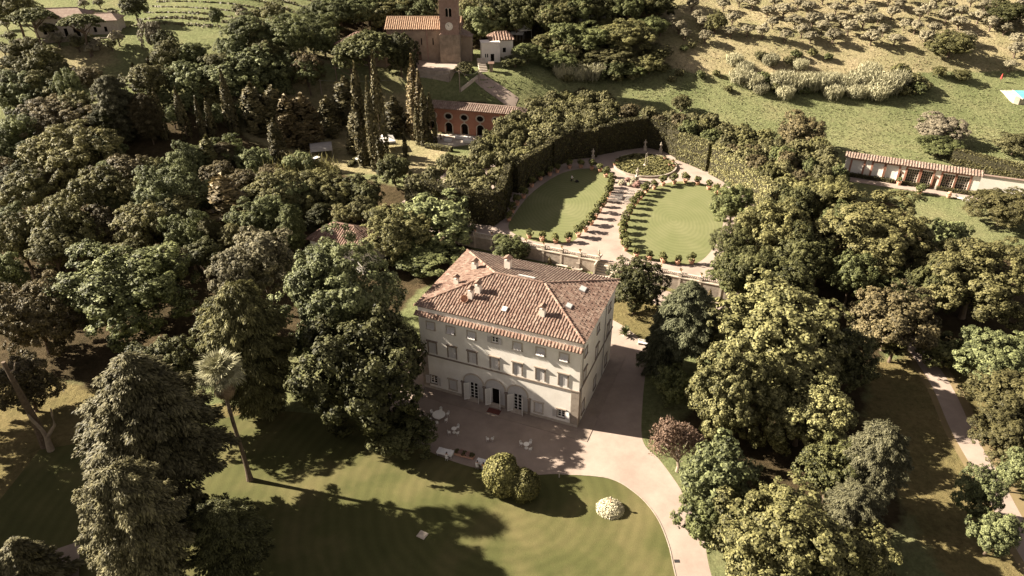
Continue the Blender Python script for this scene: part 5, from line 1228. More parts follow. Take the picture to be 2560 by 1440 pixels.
# reeds and scrub at the top of the meadow
REEDS = [(1410,182,5),(1440,186,5),(1475,188,5),(1490,176,4.6),(1835,150,4),(1850,196,5),(1880,205,4.5),(1955,205,5.5),(1985,212,5.5),(2015,210,5.5),(2045,212,5.5),(2080,205,5),(2110,212,5),(2150,205,6),(2185,212,6),(2215,220,6),(2240,205,5.5),(2170,180,5),(1860,170,4),(1925,150,4),(2000,160,3.5),(2190,235,5),(2140,232,4.5),(2080,232,4.5),(1900,222,3.5),(1960,232,4)]
for i, (x, y, h) in enumerate(REEDS):
    p = hit(x, y+12); make_tree('reed', 'reed', p[0], p[1], p[2], h*.62, h/2, 0, 'pale reed clump ' + ('left of the dry bank' if x < 1600 else 'along the top of the meadow'), 'pale reed clumps')
SCRUB = [(1610,185,3),(1660,180,2.5),(1700,190,2),(1750,195,2.2),(1790,190,1.8),(1730,120,1.8),(1710,128,1.8),(1870,215,3.2),(1900,150,2.6),(1990,145,2.4),(2030,140,2.2),(1970,160,2.2),(1905,205,3),(2130,228,3.2),(2060,228,3),(2010,235,2.6),(2250,190,3.6),(2280,215,3.6),(2290,235,3.4),(2260,240,3),(2310,225,2.6),(2200,250,2.6),(1940,230,2.6),(1420,205,2.6),(1500,200,2.8),(1540,205,3),(1580,200,3),(2070,150,2),(1820,230,1.8),(1680,205,1.8)]
for i, (x, y, h) in enumerate(SCRUB):
    p = hit(x, y); make_tree('small', ['green','olivegreen','ilex'][i % 3], p[0], p[1], p[2], h*.75, h*.55, h*.5, 'scrubby bush in the wild strip above the meadow', 'scrub along the wild strip')
# olive grove
OLZ = [(1005,60),(1130,45),(1180,105),(1265,58),(1120,165),(1245,165),(1345,155),(1440,145),(1510,155),(890,145),(720,170),(585,195),(735,248),(880,220),(975,210),(1060,225),(1190,245),(1285,215),(1335,248),(1465,248),(1680,258),(1815,263),(1985,262),(1635,165),(1660,105),(1550,48),(1780,35),(1960,115),(1870,175),(1930,195),(2040,205),(2130,60),(2200,95),(2290,135),(2220,255),(2050,45),(2330,65),(2480,130),(2510,270),(2400,35),(1405,25),(840,65),(660,65),(540,150),(690,130),(1090,100),(1320,90),(1480,85),(1580,110),(1720,140),(1800,110),(1840,60),(2110,130),(2180,170),(2360,180),(2440,200),(2500,330),(2470,410),(2540,180),(930,40),(1250,20),(1650,20),(1880,15),(2010,85),(2250,40),(2540,60),(480,205),(620,230),(790,185),(1400,195),(1550,205),(1750,210)]
for i, (zx, zy) in enumerate(OLZ):
    x, y = 1440+zx/2.2857, zy/2.2857; p = hit(x, y); rg = random.Random(i); H = rg.uniform(3.6, 5.0); R = H*rg.uniform(.5, .64); rz = H*.36
    row = 'lowest rows' if y > 85 else 'middle rows' if y > 45 else 'top rows'
    make_tree('olive', 'olive', p[0], p[1], p[2], R, rz, H-rz, f'silvery olive in the {row} of the grove', f'olives in the {row}')
for i, (x, y) in enumerate(((212,25),(252,22),(290,55),(200,130),(232,140),(222,122),(250,125),(282,128),(190,115),(30,110),(55,125),(15,140),(40,145),(130,95),(150,118),(600,45),(612,52),(645,50),(20,75),(40,62),(300,115))):
    p = hit(x, y); rg = random.Random(90+i); H = rg.uniform(3, 4.4); R = H*.55; rz = H*.38
    make_tree('olive', 'ilex' if i % 2 else 'olive', p[0], p[1], p[2], R, rz, H-rz, 'small grey olive on the slope round the farmhouse', 'olives round the farmhouse')
# ------------------------------------------------------------------ rough grass over meadow and olive hill
def tufts(name, poly, n, size, mat, seed, label):
    rg = np.random.default_rng(seed); P = np.array(poly); lo, hi = P.min(0), P.max(0)
    Q = rg.uniform(lo, hi, (n*3, 2)); Q = Q[inpoly(Q[:, 0], Q[:, 1], poly)][:n]
    k = np.sin(Q[:, 0]*.31+np.sin(Q[:, 1]*.17)*2)*np.sin(Q[:, 1]*.27+np.sin(Q[:, 0]*.13)*2); Q = Q[rg.uniform(-1, 1, len(Q)) < k+.35]
    m = len(Q); z = terrain(Q[:, 0], Q[:, 1]); s = size*rg.uniform(.5, 1.3, m)
    V = []; 
    parts = []
    for j in range(2):
        T_ = np.stack([rg.normal(size=m)*.35, rg.normal(size=m)*.35, np.ones(m)], 1); N = np.stack([rg.normal(size=m), rg.normal(size=m), np.full(m, 1.3)], 1)
        p = np.stack([Q[:, 0], Q[:, 1], z+s*.35], 1)
        parts.append(leaves(p, N, size, rg, 1.3, T_, .1))
    o = put(name, cloud_mesh(name, parts, M[mat])); tag(o, label, 'grass', kind='stuff')
LM('meadowgrass', (.15,.165,.078), (.25,.235,.125), .35); LM('drygrass', (.26,.22,.125), (.40,.325,.205), .35)
tufts('meadow_grass', [(-16,204),(6,200),(40,193),(60,184),(84,164),(112,152),(150,150),(170,210),(120,218),(60,220),(34,224),(0,212)], 12000, .32, 'meadowgrass', 1, 'rough green grass of the meadow behind the clipped hedges')
tufts('dry_grass', [(38,224),(60,219),(100,216),(130,222),(200,218),(220,300),(40,300),(50,258)], 11000, .36, 'drygrass', 2, 'dry straw coloured grass on the olive hillside')

def bank_shade_lines():  # dark-leaved tufts stand in for the shadow lines of the terrace banks
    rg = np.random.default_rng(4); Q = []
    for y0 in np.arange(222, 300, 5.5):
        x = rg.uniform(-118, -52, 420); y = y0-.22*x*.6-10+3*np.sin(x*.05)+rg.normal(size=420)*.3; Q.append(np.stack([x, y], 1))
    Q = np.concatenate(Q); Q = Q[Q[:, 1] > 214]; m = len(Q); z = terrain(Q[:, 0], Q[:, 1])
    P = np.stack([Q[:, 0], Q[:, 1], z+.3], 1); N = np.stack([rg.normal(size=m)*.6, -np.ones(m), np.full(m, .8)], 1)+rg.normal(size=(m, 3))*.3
    tag(put('bank_shade_tufts', cloud_mesh('bank_shade_tufts', [leaves(P, N, .6, rg, 1.3)], M['cypress'])), 'dark tufts drawn in place of shadow lines along the terraced field banks', 'grass', kind='stuff')
bank_shade_lines()
# ------------------------------------------------------------------ fan palm
pb = hit_z(625, 1200, 0)
palm = tag(empty('fan_palm', (pb[0], pb[1], 0)), 'tall fan palm with a bare slender trunk on the front lawn', 'palm tree')
PH = 17.6
b = MB(); pts = [(.05*math.sin(k*.5), .04*math.cos(k*.4), k*PH/14) for k in range(15)]; b.tube(pts, [.48, .36, .30]+[.27-.006*k for k in range(12)], 10)
for k in range(60): z = .3+k*.28; b.lathe([(.0, 0), (.30-.0016*k, .02), (.27-.0016*k, .12)], 10, (.05*math.sin(z/PH*14*.5), .04*math.cos(z/PH*14*.4), z)) if k < 3 else None
b.build('trunk', M['bark'], palm)
def frond_mesh(seed, dead=False):
    rg = random.Random(seed); b = MB(); b.lvv = .5
    L = 1.15; b.tube([(0, 0, 0), (L*.5, 0, .04), (L, 0, 0)], [.035, .028, .02], 5)
    n = 24
    for i in range(n):
        a = (i/(n-1)-.5)*R_(250); l = 1.15*(1-.35*abs(i/(n-1)-.5)*2)*rg.uniform(.9, 1.08); b.lvv = rg.random()
        d = Vector((math.cos(a), math.sin(a), 0)); s = Vector((-d.y, d.x, 0)); w = .055
        p0 = Vector((L, 0, 0)); p1 = p0+d*l*.6+Vector((0, 0, -.04+.05*(i % 2))); p2 = p0+d*l+Vector((0, 0, -.32 if not dead else -.5)); 
        b.face([p0-s*.012, p1-s*w, p1+s*w, p0+s*.012]); b.face([p1-s*w, p2-s*.012, p2+s*.012, p1+s*w])
    return b.mesh('frond', M['palmdead' if dead else 'palmleaf'])
FR = [frond_mesh(1), frond_mesh(2)]; FD = [frond_mesh(3, True)]
rg = random.Random(3)
for i in range(38):
    el = R_(85-i*2.8+rg.uniform(-6, 6)); az = i*2.39996; o = put('frond', FR[i % 2], palm, (0, 0, PH+.05*(i % 5))); s = rg.uniform(1.2, 1.5)
    o.scale = (s, s, s); o.rotation_euler = Euler((rg.uniform(-.3, .3), -el, az), 'XYZ')
for i in range(26):
    el = R_(-48-rg.uniform(0, 34)); az = i*2.39996; o = put('dead_frond', FD[0], palm, (0, 0, PH-.3-rg.uniform(0, .9))); o.rotation_euler = Euler((0, -el, az), 'XYZ'); o.scale = (1.2, 1.2, 1.2)
# ------------------------------------------------------------------ dead trunks, bare red tree
dt = hit_z(115, 1115, 0)
e = tag(empty('leaning_dead_tree', (dt[0], dt[1], 0)), 'tall leaning bare trunk with a broken top at the left edge', 'dead tree')
tip = hit_plane(8, 905, dt, np.array([0, 1., 0])); v = Vector(tip-dt)
b = MB(); b.tube([(0, 0, -.2), tuple(v*.3+Vector((.25, 0, 0))), tuple(v*.65+Vector((.1, 0, 0))), tuple(v)], [.7, .52, .4, .26], 10); b.build('trunk', M['bark'], e)
b = MB(); q = v*.88; b.tube([q, q+Vector((.9, 0, .5)), q+Vector((1.4, 0, 1.6))], [.16, .12, .06], 7); b.build('branch_stub', M['deadwood'], e)
dt2 = hit_z(128, 1118, 0)
e = tag(empty('forked_dead_tree', (dt2[0]+.3, dt2[1]-.6, 0)), 'forked dead stump with two curved bare limbs beside the leaning trunk', 'dead tree')
b = MB(); b.tube([(0, 0, -.2), (.1, 0, 1.2), (.3, 0, 2.6)], [.5, .4, .34], 9); b.build('trunk', M['deadwood'], e)
b = MB(); b.tube([(.25, 0, 2.3), (.1, 0, 3.8), (-.6, 0, 5.6), (-.8, 0, 6.5)], [.3, .24, .2, .14], 8); b.build('limb', M['deadwood'], e)
b = MB(); b.tube([(.3, 0, 2.4), (1.3, 0, 3.6), (2.1, 0, 4.6), (2.4, 0, 6.4), (2.6, 0, 7.6)], [.28, .25, .2, .15, .08], 8); b.build('limb', M['deadwood'], e)
rp_ = hit_z(1693, 1178, 0)
e = tag(empty('red_tree', (rp_[0], rp_[1], 0)), 'half bare rust red tree beside the curve of the drive', 'tree')
b = MB(); b.tube([(0, 0, -.1), (.05, 0, 1.0), (-.2, .1, 2.2)], [.32, .22, .17], 8)
rg = random.Random(8)
for i in range(26):
    a = i*2.4; r = rg.uniform(1.0, 3.6); z = rg.uniform(4.6, 8.8); c, s = math.cos(a)*r-1.0, math.sin(a)*r
    b.tube([(-.15, .05, 1.6+rg.uniform(0, .8)), (c*.45, s*.45, z*.62), (c, s, z)], [.09, .05, .012], 5)
b.build('branches', M['deadwood'], e)
for i, (x, y, z, r, rz) in enumerate(((-2.0, 0, 6.6, 2.4, 2.8), (.2, .5, 5.2, 2.7, 2.4), (1.9, 0, 4.6, 2.0, 1.9), (-2.6, -.3, 4.9, 1.9, 2.1))):
    put('crown', PR['twigs'][i % 2], e, (x, y, z), i, (r, r, rz), M['rust'])
# ------------------------------------------------------------------ lone shrubs and beds on the front lawn
bp = hit_z(1278, 1238, 0)
e = tag(empty('laurel_bush', (bp[0], bp[1], 0)), 'double rounded laurel bush standing alone on the front lawn', 'bush')
put('crown', PR['ball'][0], e, (-1.1, .7, 2.9), 0, (2.5, 2.4, 3.0), M['laurel']); put('crown', PR['ball'][1], e, (1.7, -.5, 2.3), 1, (2.0, 1.9, 2.4), M['laurel']); put('trunk', TR[0], e, (0, 0, 0), 0, (2, 2, 2))
fp_ = hit_z(1525, 1274, 0)
e = tag(empty('flower_bed', (fp_[0], fp_[1], 0)), 'round mound of white hydrangeas on the lawn near the drive', 'flower bed')
put('blooms', PR['mound'][0], e, (0, 0, 0), 0, (1.75, 1.6, 1.15), M['ivory'])
e = tag(empty('lawn_post', (fp_[0], fp_[1]+.2, 0)), 'slender post with a small top rising from the white flower mound', 'post')
b = MB(); b.tube([(0, 0, 0), (0, 0, 1.75)], .07, 8); b.build('shaft', M['terracotta'], e); b = MB(); b.lathe([(.05, 0), (.14, .06), (.17, .2), (.08, .32), (.02, .36)], 10, (0, 0, 1.75)); b.build('finial', M['deadwood'], e)
p = hit_z(1398, 1193, 0); b = MB(); b.lathe([(.1, 0), (.08, .1), (.06, .9), (.1, .95), (.04, 1.05)], 8); o = b.build('marker_post', M['palestone']); o.location = (p[0], p[1], 0); tag(o, 'short pale post at the edge of lawn and gravel', 'post')
p = hit_z(1056, 1338, 0); b = MB(); b.box(-.55, .55, -.5, .5, 0, .09); b.box(-.45, .45, -.4, .4, .091, .12); o = b.build('manhole_cover', M['palestone']); o.location = (p[0], p[1], .01); o.rotation_euler = (0, 0, -.5); tag(o, 'square pale cover slab lying in the lawn shadow', 'slab')
p = hit_z(1692, 1403, 0); b = MB(); b.box(-.3, .3, -.2, .2, 0, .04); b.box(-.24, .24, -.15, .15, .041, .05); o = b.build('drain_grate', M['black']); o.location = (p[0], p[1], .006); tag(o, 'small dark drain grate in the drive', 'grate')
# kerb line between lawn and drive
kb = MB(); kp = catmull([(18.6,40),(18.4,51.1),(18.4,55.5),(17.7,59.7),(15.8,63.3),(12.5,66.0),(6.2,66.8)])
for p, q in zip(kp, kp[1:]):
    d = q-p; d = d/np.linalg.norm(d); w = np.array([-d[1], d[0]])*.06; kb.prism([tuple(p-w), tuple(q-w), tuple(q+w), tuple(p+w)], -.05, .06)
tag(kb.build('lawn_edging', M['greystone']), kind='structure')
# yucca, pots, bench right of villa
p = hit_z(1562, 838, 0); e = tag(empty('yucca_pot', (p[0], p[1], 0)), 'spiky yucca in a low pot on the grass behind the villa', 'potted plant')
b = MB(); b.lathe([(.3, 0), (.42, .5), (.46, .55), (.36, .55), (.3, .4)], 12); b.build('pot', M['stuccowhite'], e); put('leaves', agave_mesh(46, 1.5, 5, 'yucca_leaves', 'green'), e, (0, 0, .5))
p = hit_z(1608, 862, 0); e = tag(empty('garden_bench', (p[0], p[1], 0), R_(-20)), 'white slatted bench beside the side drive', 'bench')
for k in range(3): b = MB(); b.box(-.9, .9, -.25+k*.17, -.11+k*.17, .42, .46); b.build('seat_slat', M['whitepaint'], e)
for k in range(2): b = MB(); b.box(-.9, .9, .27, .31, .55+k*.2, .68+k*.2); b.build('back_slat', M['whitepaint'], e)
for s in (-1, 1): b = MB(); b.box(s*.8-.04, s*.8+.04, -.25, .26, .004, .418); b.box(s*.8-.04, s*.8+.04, .22, .268, .42, .9); b.build('leg', M['whitepaint'], e)
p = hit_z(2222, 905, 0); e = tag(empty('yucca_clump', (p[0], p[1], 0)), 'large clump of drooping strap leaves in deep shade left of the path', 'yucca')
b = MB(); b.tube([(0, 0, 0), (.1, 0, 2.2)], [.3, .22], 8); b.build('stem', M['bark'], e); o = put('leaves', agave_mesh(110, 2.6, 6, 'yucca_strap', 'gold'), e, (.1, 0, 2.3)); o.rotation_euler = (0, 0, .3)
# hydrangeas beside steps
for t, w in ((3.4, 'left'), (10.3, 'right')):
    p = wall_pt(t, -4.0); e = tag(empty('hydrangea', (p[0], p[1], 0)), f'white flowering hydrangea {w} of the garden steps', 'shrub', 'hydrangeas by the steps')
    put('blooms', PR['lemon'][0], e, (0, 0, .75), 0, (.95, .95, .75), M['ivory']); put('stems', TR[0], e, None, 0, (.8, .8, .7))
p = wall_pt(-2.2, -6.0); e = tag(empty('low_shrub', (p[0], p[1], 0)), 'low green shrub on the gravel behind the villa roof', 'shrub'); put('crown', PR['small'][0], e, (0, 0, .8), 0, (1.9, 1.2, .9), M['lemon']); put('trunk', TR[0], e, None, 0, (.8, .8, .6))
for i, t in enumerate((-5.2, 22.5, 26.5)):
    p = wall_pt(t, -.9); e = tag(empty('clipped_cone', (p[0], p[1], 0)), f'small clipped cypress cone against the garden wall, {ORD[i]} from the left', 'topiary', 'clipped cones at the wall')
    put('crown', PR['cypress'][0], e, (0, 0, 1.0), 0, (.4, .4, 1.0), M['cypressbrown']); put('trunk', TR_CON, e, None, 0, (1, 1, .8))
# ------------------------------------------------------------------ potted lemon trees round the ovals
def pot_mesh():
    b = MB(); b.lathe([(.36, 0), (.42, .1), (.52, .62), (.60, .66), (.60, .82), (.52, .82), (.48, .7), (.1, .68)], 14); return b.mesh('pot', M['terracotta'])
POT = pot_mesh()
Z3 = lambda x, y: (1160+x/3.4284, 340+y/3.4284)
LEM = [('right edge of the central aisle', [(1385,975),(1365,930),(1355,880),(1362,825),(1378,772),(1400,712),(1425,662),(1450,612),(1480,572),(1510,540),(1540,502),(1565,472)], 'from the balustrade'),
       ('far rim of the right oval lawn', [(1630,450),(1705,420),(1800,405),(1895,395),(2000,412),(2095,452),(2160,492),(2215,515),(2245,560),(2235,605)], 'from the aisle'),
       ('near rim of the right oval lawn', [(1475,1030),(1585,1053),(1705,1078),(1830,1092),(1950,1087)], 'from the aisle'),
       ('left edge of the central aisle', [(895,900),(980,858),(1040,812),(1090,755),(1125,700),(1160,650),(1190,600),(1215,555),(1235,515),(1250,475),(1260,435),(1265,390)], 'from the balustrade'),
       ('near rim of the left oval lawn', [(785,908),(670,893),(560,868)], 'from the aisle'),
       ('far rim of the left oval lawn', [(1215,345),(1165,300),(1095,280),(1000,265),(905,270)], 'from the aisle'),
       ('shaded rim of the left oval lawn', [(800,305),(735,332),(655,372),(580,430),(510,525),(455,585),(415,650),(385,720)], 'from the pond')]
k = 0
for where, pts, frm in LEM:
    for i, (zx, zy) in enumerate(pts):
        x, y = Z3(zx, zy); p = hit_z(x, y+2, GZ); rg = random.Random(k*13+1)
        e = tag(empty('lemon_pot', (p[0], p[1], GZ+.004), rg.uniform(0, 6)), f'potted lemon tree, {ORD[i]} {frm} on the {where}', 'potted tree', 'potted lemon trees round the oval lawns')
        small = where.startswith('near'); s = rg.uniform(.85, 1.1)*(.8 if small else 1)
        put('pot', POT, e); put('crown', PR['lemon'][k % 3], e, (0, 0, 1.75*s), None, (1.0*s, 1.0*s, 1.0*s), M['lemon']); put('trunk', TR[k % 3], e, (0, 0, .6), None, (.7, .7, 1.1*s)); k += 1
# ------------------------------------------------------------------ lily pond
pp = [hit_z(x, y, GZ)[:2] for x, y in ((1532,412),(1690,414),(1612,386),(1610,446))]
pc = (pp[0]+pp[1])/2; pc[1] = (pp[2][1]+pp[3][1])/2; pa, pb2 = np.linalg.norm(pp[1]-pp[0])/2, abs(pp[2][1]-pp[3][1])/2
e = tag(empty('lily_pond', (pc[0], pc[1], GZ)), 'oval lily pond with a stone rim at the far end of the garden', 'pond')
b = MB(); n = 48
for i in range(n):
    t0, t1 = 2*math.pi*i/n, 2*math.pi*(i+1)/n
    A = lambda t, s, z: (pa*s*math.cos(t), pb2*s*math.sin(t), z)
    b.face([A(t0, 1, 0), A(t1, 1, 0), A(t1, 1, .5), A(t0, 1, .5)]); b.face([A(t0, 1, .5), A(t1, 1, .5), A(t1, .955, .5), A(t0, .955, .5)]); b.face([A(t0, .955, .5), A(t1, .955, .5), A(t1, .955, .1), A(t0, .955, .1)])
b.build('rim', M['greystone'], e)
b = MB(); b.face([(pa*.956*math.cos(2*math.pi*i/n), pb2*.956*math.sin(2*math.pi*i/n), .3) for i in range(n)]); b.build('water', M['pond'], e)
rgn = np.random.default_rng(9); m = 2600; a = rgn.uniform(0, 2*math.pi, m); r = np.sqrt(rgn.uniform(0, 1, m))*.94
P = np.stack([pa*r*np.cos(a), pb2*r*np.sin(a), .34+rgn.uniform(0, .25, m)], 1); o = put('lily_pads', cloud_mesh('lily_pads', [leaves(P, np.array([0, 0, 1.])+rgn.normal(size=(m, 3))*.35, .55, rgn, 1.1)], M['gold']), e); tag(o, kind='stuff')
fpn = hit_z(1612, 414, GZ+.3); b = MB()
b.lathe([(.5, .2), (.45, .5), (.15, .6), (.1, 1.0), (.06, 1.2)], 12); q = [(0, 0, 1.2), (.03, 0, 2.6), (.14, 0, 3.6), (.3, 0, 3.75), (.42, 0, 3.4), (.55, 0, 1.6), (.6, 0, .5)]; b.tube(q, [.05, .05, .045, .04, .04, .035, .02], 6)
o = b.build('fountain_jet', M['palestone']); o.location = (fpn[0], fpn[1], GZ); tag(o, 'thin curved fountain jet in the middle of the lily pond', 'fountain')
for i, (zx, zy) in enumerate(((1720,195),(1760,250),(1800,260),(1290,250),(1310,215),(1790,225))):
    x, y = Z3(zx, zy); p = hit_z(x, y+4, GZ); e = tag(empty('agave_pot', (p[0], p[1], GZ+.004)), f'small potted agave on the rim of the lily pond, {ORD[i]} clockwise from the back right', 'potted plant', 'agave pots round the pond')
    put('pot', URN, e, None, None, (1.6, 1.6, 1.6)); put('agave', AGAVE, e, (0, 0, .7), None, (1.8, 1.8, 1.8))
for i, (x, y, w) in enumerate(((1482,398,'left niche of the dark hedge'), (1612,375,'hedge right behind the pond'), (1651,382,'dark hedge right of the pond back'))):
    p = hit_z(x, y, GZ); o = put('statue', STATUE, None, (p[0], p[1], GZ+.004), 0, (1, 1, .95)); tag(o, f'white stone statue on a pedestal before the {w}', 'statue', 'statues along the hedge')
p = hit_z(1592, 452, GZ); o = put('statue', STATUE, None, (p[0], p[1], GZ+.004), 0, (1.1, 1.1, 1.1)); tag(o, 'pale statue on a pedestal between the wedding flowers and the pond', 'statue')
# ------------------------------------------------------------------ wedding benches and flowers on the aisle
axis = np.array([.2, .98]); ang = math.atan2(-.2, .98)
def bench_mesh():
    b = MB(); L = 1.75
    b.box(-L/2, L/2, -.26, .26, .42, .47); b.box(-L/2, L/2, -.24, -.2, .5, .85)
    for s in (-1, 1):
        for y in (-.2, .16): b.box(s*(L/2-.1)-.03, s*(L/2-.1)+.03, y, y+.04, 0, .4)
        b.box(s*(L/2-.1)-.03, s*(L/2-.1)+.03, -.235, -.205, .4, .86)
    return b.mesh('wedding_bench', M['whitepaint'])
BEN = bench_mesh()
ROWS = [('left', [(1305,485),(1300,520),(1290,545),(1280,570)]), ('right', [(1430,490),(1425,515),(1418,540),(1412,560),(1400,582)])]
for side, pts in ROWS:
    for i, (zx, zy) in enumerate(pts):
        x, y = Z3(zx, zy)
        p = hit_z(x, y, GZ)
        for h in range(2 if side == 'left' else 1):
            o = put('wedding_bench', BEN, None, (p[0]+math.cos(ang)*(h-.5)*1.75*(side == 'left'), p[1]+math.sin(ang)*(h-.5)*1.75*(side == 'left'), GZ+.006), ang, (1.0, 1, 1))
            tag(o, f'white wedding bench in the {ORD[i]} row from the flowers, {side} of the aisle' + (['', ''] if side == 'right' else [', outer', ', inner'])[h], 'bench', 'wedding benches')
for i, (zx, zy, r) in enumerate(((1345,415,.9),(1400,395,.8),(1450,400,.9),(1490,425,.8),(1420,430,.7),(1460,440,.6))):
    x, y = Z3(zx, zy); p = hit_z(x, y, GZ); e = tag(empty('flower_arrangement', (p[0], p[1], GZ+.004), i), f'blush wedding flower arrangement, {ORD[i]} in the cluster at the aisle end', 'flowers', 'wedding flowers')
    put('blooms', PR['lemon'][i % 3], e, (0, 0, .7*r), None, (r, r, .8*r), M['pinkflower' if i % 2 else 'ivory']); put('pot', URN, e, None, None, (1.2, 1.2, .8))
# ------------------------------------------------------------------ cafe tables and chairs on the forecourt
def chair_parts():
    b = MB(); b.lathe([(.2, .42), (.23, .43), (.23, .46), (.2, .47)], 12); seat = b.mesh('seat', M['whitepaint'])
    b = MB(); pts = [(.22*math.sin(t), -.2*math.cos(t)-.02, .47+.42*math.sin((t+math.pi/2)/math.pi*math.pi)**.6 if abs(t) < 1.5 else .5) for t in np.linspace(-1.5, 1.5, 11)]; b.tube(pts, .022, 6)
    for t in (-.8, -.3, .3, .8): b.tube([(.2*math.sin(t), -.18*math.cos(t), .46), (.22*math.sin(t), -.2*math.cos(t)-.02, .82)], .012, 5)
    b.face([(.17*math.sin(-.9), -.2, .5), (.17*math.sin(.9), -.2, .5), (.17, -.225, .8), (-.17, -.225, .8)]); back = b.mesh('backrest', M['whitepaint'])
    b = MB(); b.tube([(0, 0, .42), (.03, 0, .2), (.05, 0, 0)], .018, 6); leg = b.mesh('leg', M['whitepaint']); return seat, back, leg
CS, CB, CL = chair_parts()
def chair(x, y, z, face, label, group):
    e = tag(empty('garden_chair', (x, y, z), face-math.pi/2), label, 'chair', group); put('seat', CS, e); put('backrest', CB, e)
    for k in range(4): a = math.pi/4+k*math.pi/2; put('leg', CL, e, (.16*math.cos(a), .16*math.sin(a), 0), a)
    return e
def round_table(px, py, r, chairs, label, key, rot):
    p = hit_z(px, py, .75); e = tag(empty('round_table', (p[0], p[1], .006)), label, 'table')
    b = MB(); b.lathe([(r*.9, .70), (r, .72), (r, .75), (r*.95, .755)], 28); b.build('table_top', M['whitepaint'], e)
    b = MB(); b.lathe([(.28, 0), (.26, .04), (.06, .1), (.05, .68), (.12, .70)], 12); b.build('pedestal', M['whitepaint'], e)
    for k in range(chairs):
        a = rot+k*2*math.pi/max(chairs, 1) if chairs != 3 else rot+k*1.75
        d = r+.42; chair(p[0]+d*math.cos(a), p[1]+d*math.sin(a), .006, a+math.pi, f'white garden chair, {ORD[k]} of those round the {key}', f'white chairs round the {key}')
round_table(1097, 1036, .95, 6, 'large round white table at the shaded left end of the forecourt', 'large round table', .4)
round_table(1135, 1071, .38, 3, 'small round white table next to the large one', 'small table beside the large one', -2.6)
round_table(1316, 1110, .42, 3, 'small round white table near the lone laurel bush', 'small table near the laurel bush', -.9)
for i, (x, y, f) in enumerate(((1219, 1099, 0.2), (1231, 1098, 2.6))):
    p = hit_z(x, y, .3); chair(p[0], p[1], .006, f, ['left','right'][i]+' one of the two white chairs standing alone in the forecourt', 'lone pair of chairs')
def long_table(px, py, rz, label, L=2.2, W=.95):
    p = hit_z(px, py, .75); e = tag(empty('cloth_table', (p[0], p[1], .006), rz), label, 'table')
    b = MB(); b.box(-L/2, L/2, -W/2, W/2, .71, .75); b.build('table_top', M['whitepaint'], e)
    b = MB(); b.prism([(-L/2-.02, -W/2-.02), (L/2+.02, -W/2-.02), (L/2+.02, W/2+.02), (-L/2-.02, W/2+.02)], .45, .758); b.build('tablecloth', M['clothwhite'], e)
    for sx in (-1, 1):
        for sy in (-1, 1): b = MB(); b.tube([(sx*(L/2-.1), sy*(W/2-.1), 0), (sx*(L/2-.1), sy*(W/2-.1), .708)], .03, 6); b.build('leg', M['whitepaint'], e)
    return p
q1 = long_table(1113, 1128, -.35, 'white clothed table at the lawn edge beside the dark bush')
q2 = long_table(1211, 1155, -.35, 'white clothed table where a person in orange sits')
for i, (qq, dx, dy, n) in enumerate(((q1, -.4, .1, 'left'), (q1, .5, 0, 'right'), (q2, -.5, .1, 'left'))):
    b = MB(); b.lathe([(.12, 0), (.2, .02), (.22, .06), (.1, .05)], 12); b.tube([(.3, .1, 0), (.3, .1, .22)], .04, 6); o = b.build('tableware', M['clothwhite']); o.location = (qq[0]+dx, qq[1]+dy, .766); tag(o, f'white tableware on the {n} half of the ' + ('table beside the dark bush' if i < 2 else 'table with the person in orange'), 'tableware')
p = hit_z(1161, 1139, 0); e = tag(empty('flower_box', (p[0], p[1], .006), -.35), 'long row of pink and white potted flowers between the two clothed tables', 'flower box')
b = MB(); b.box(-1.4, 1.4, -.35, .35, 0, .3); b.box(-1.45, 1.45, -.4, .4, .3, .36); b.build('trough', M['terracotta'], e)
for k in range(5): put('blooms', PR['lemon'][k % 3], e, (-1.15+k*.58, 0, .5), k, (.42, .42, .3), M['pinkflower' if k % 2 else 'hedge'])
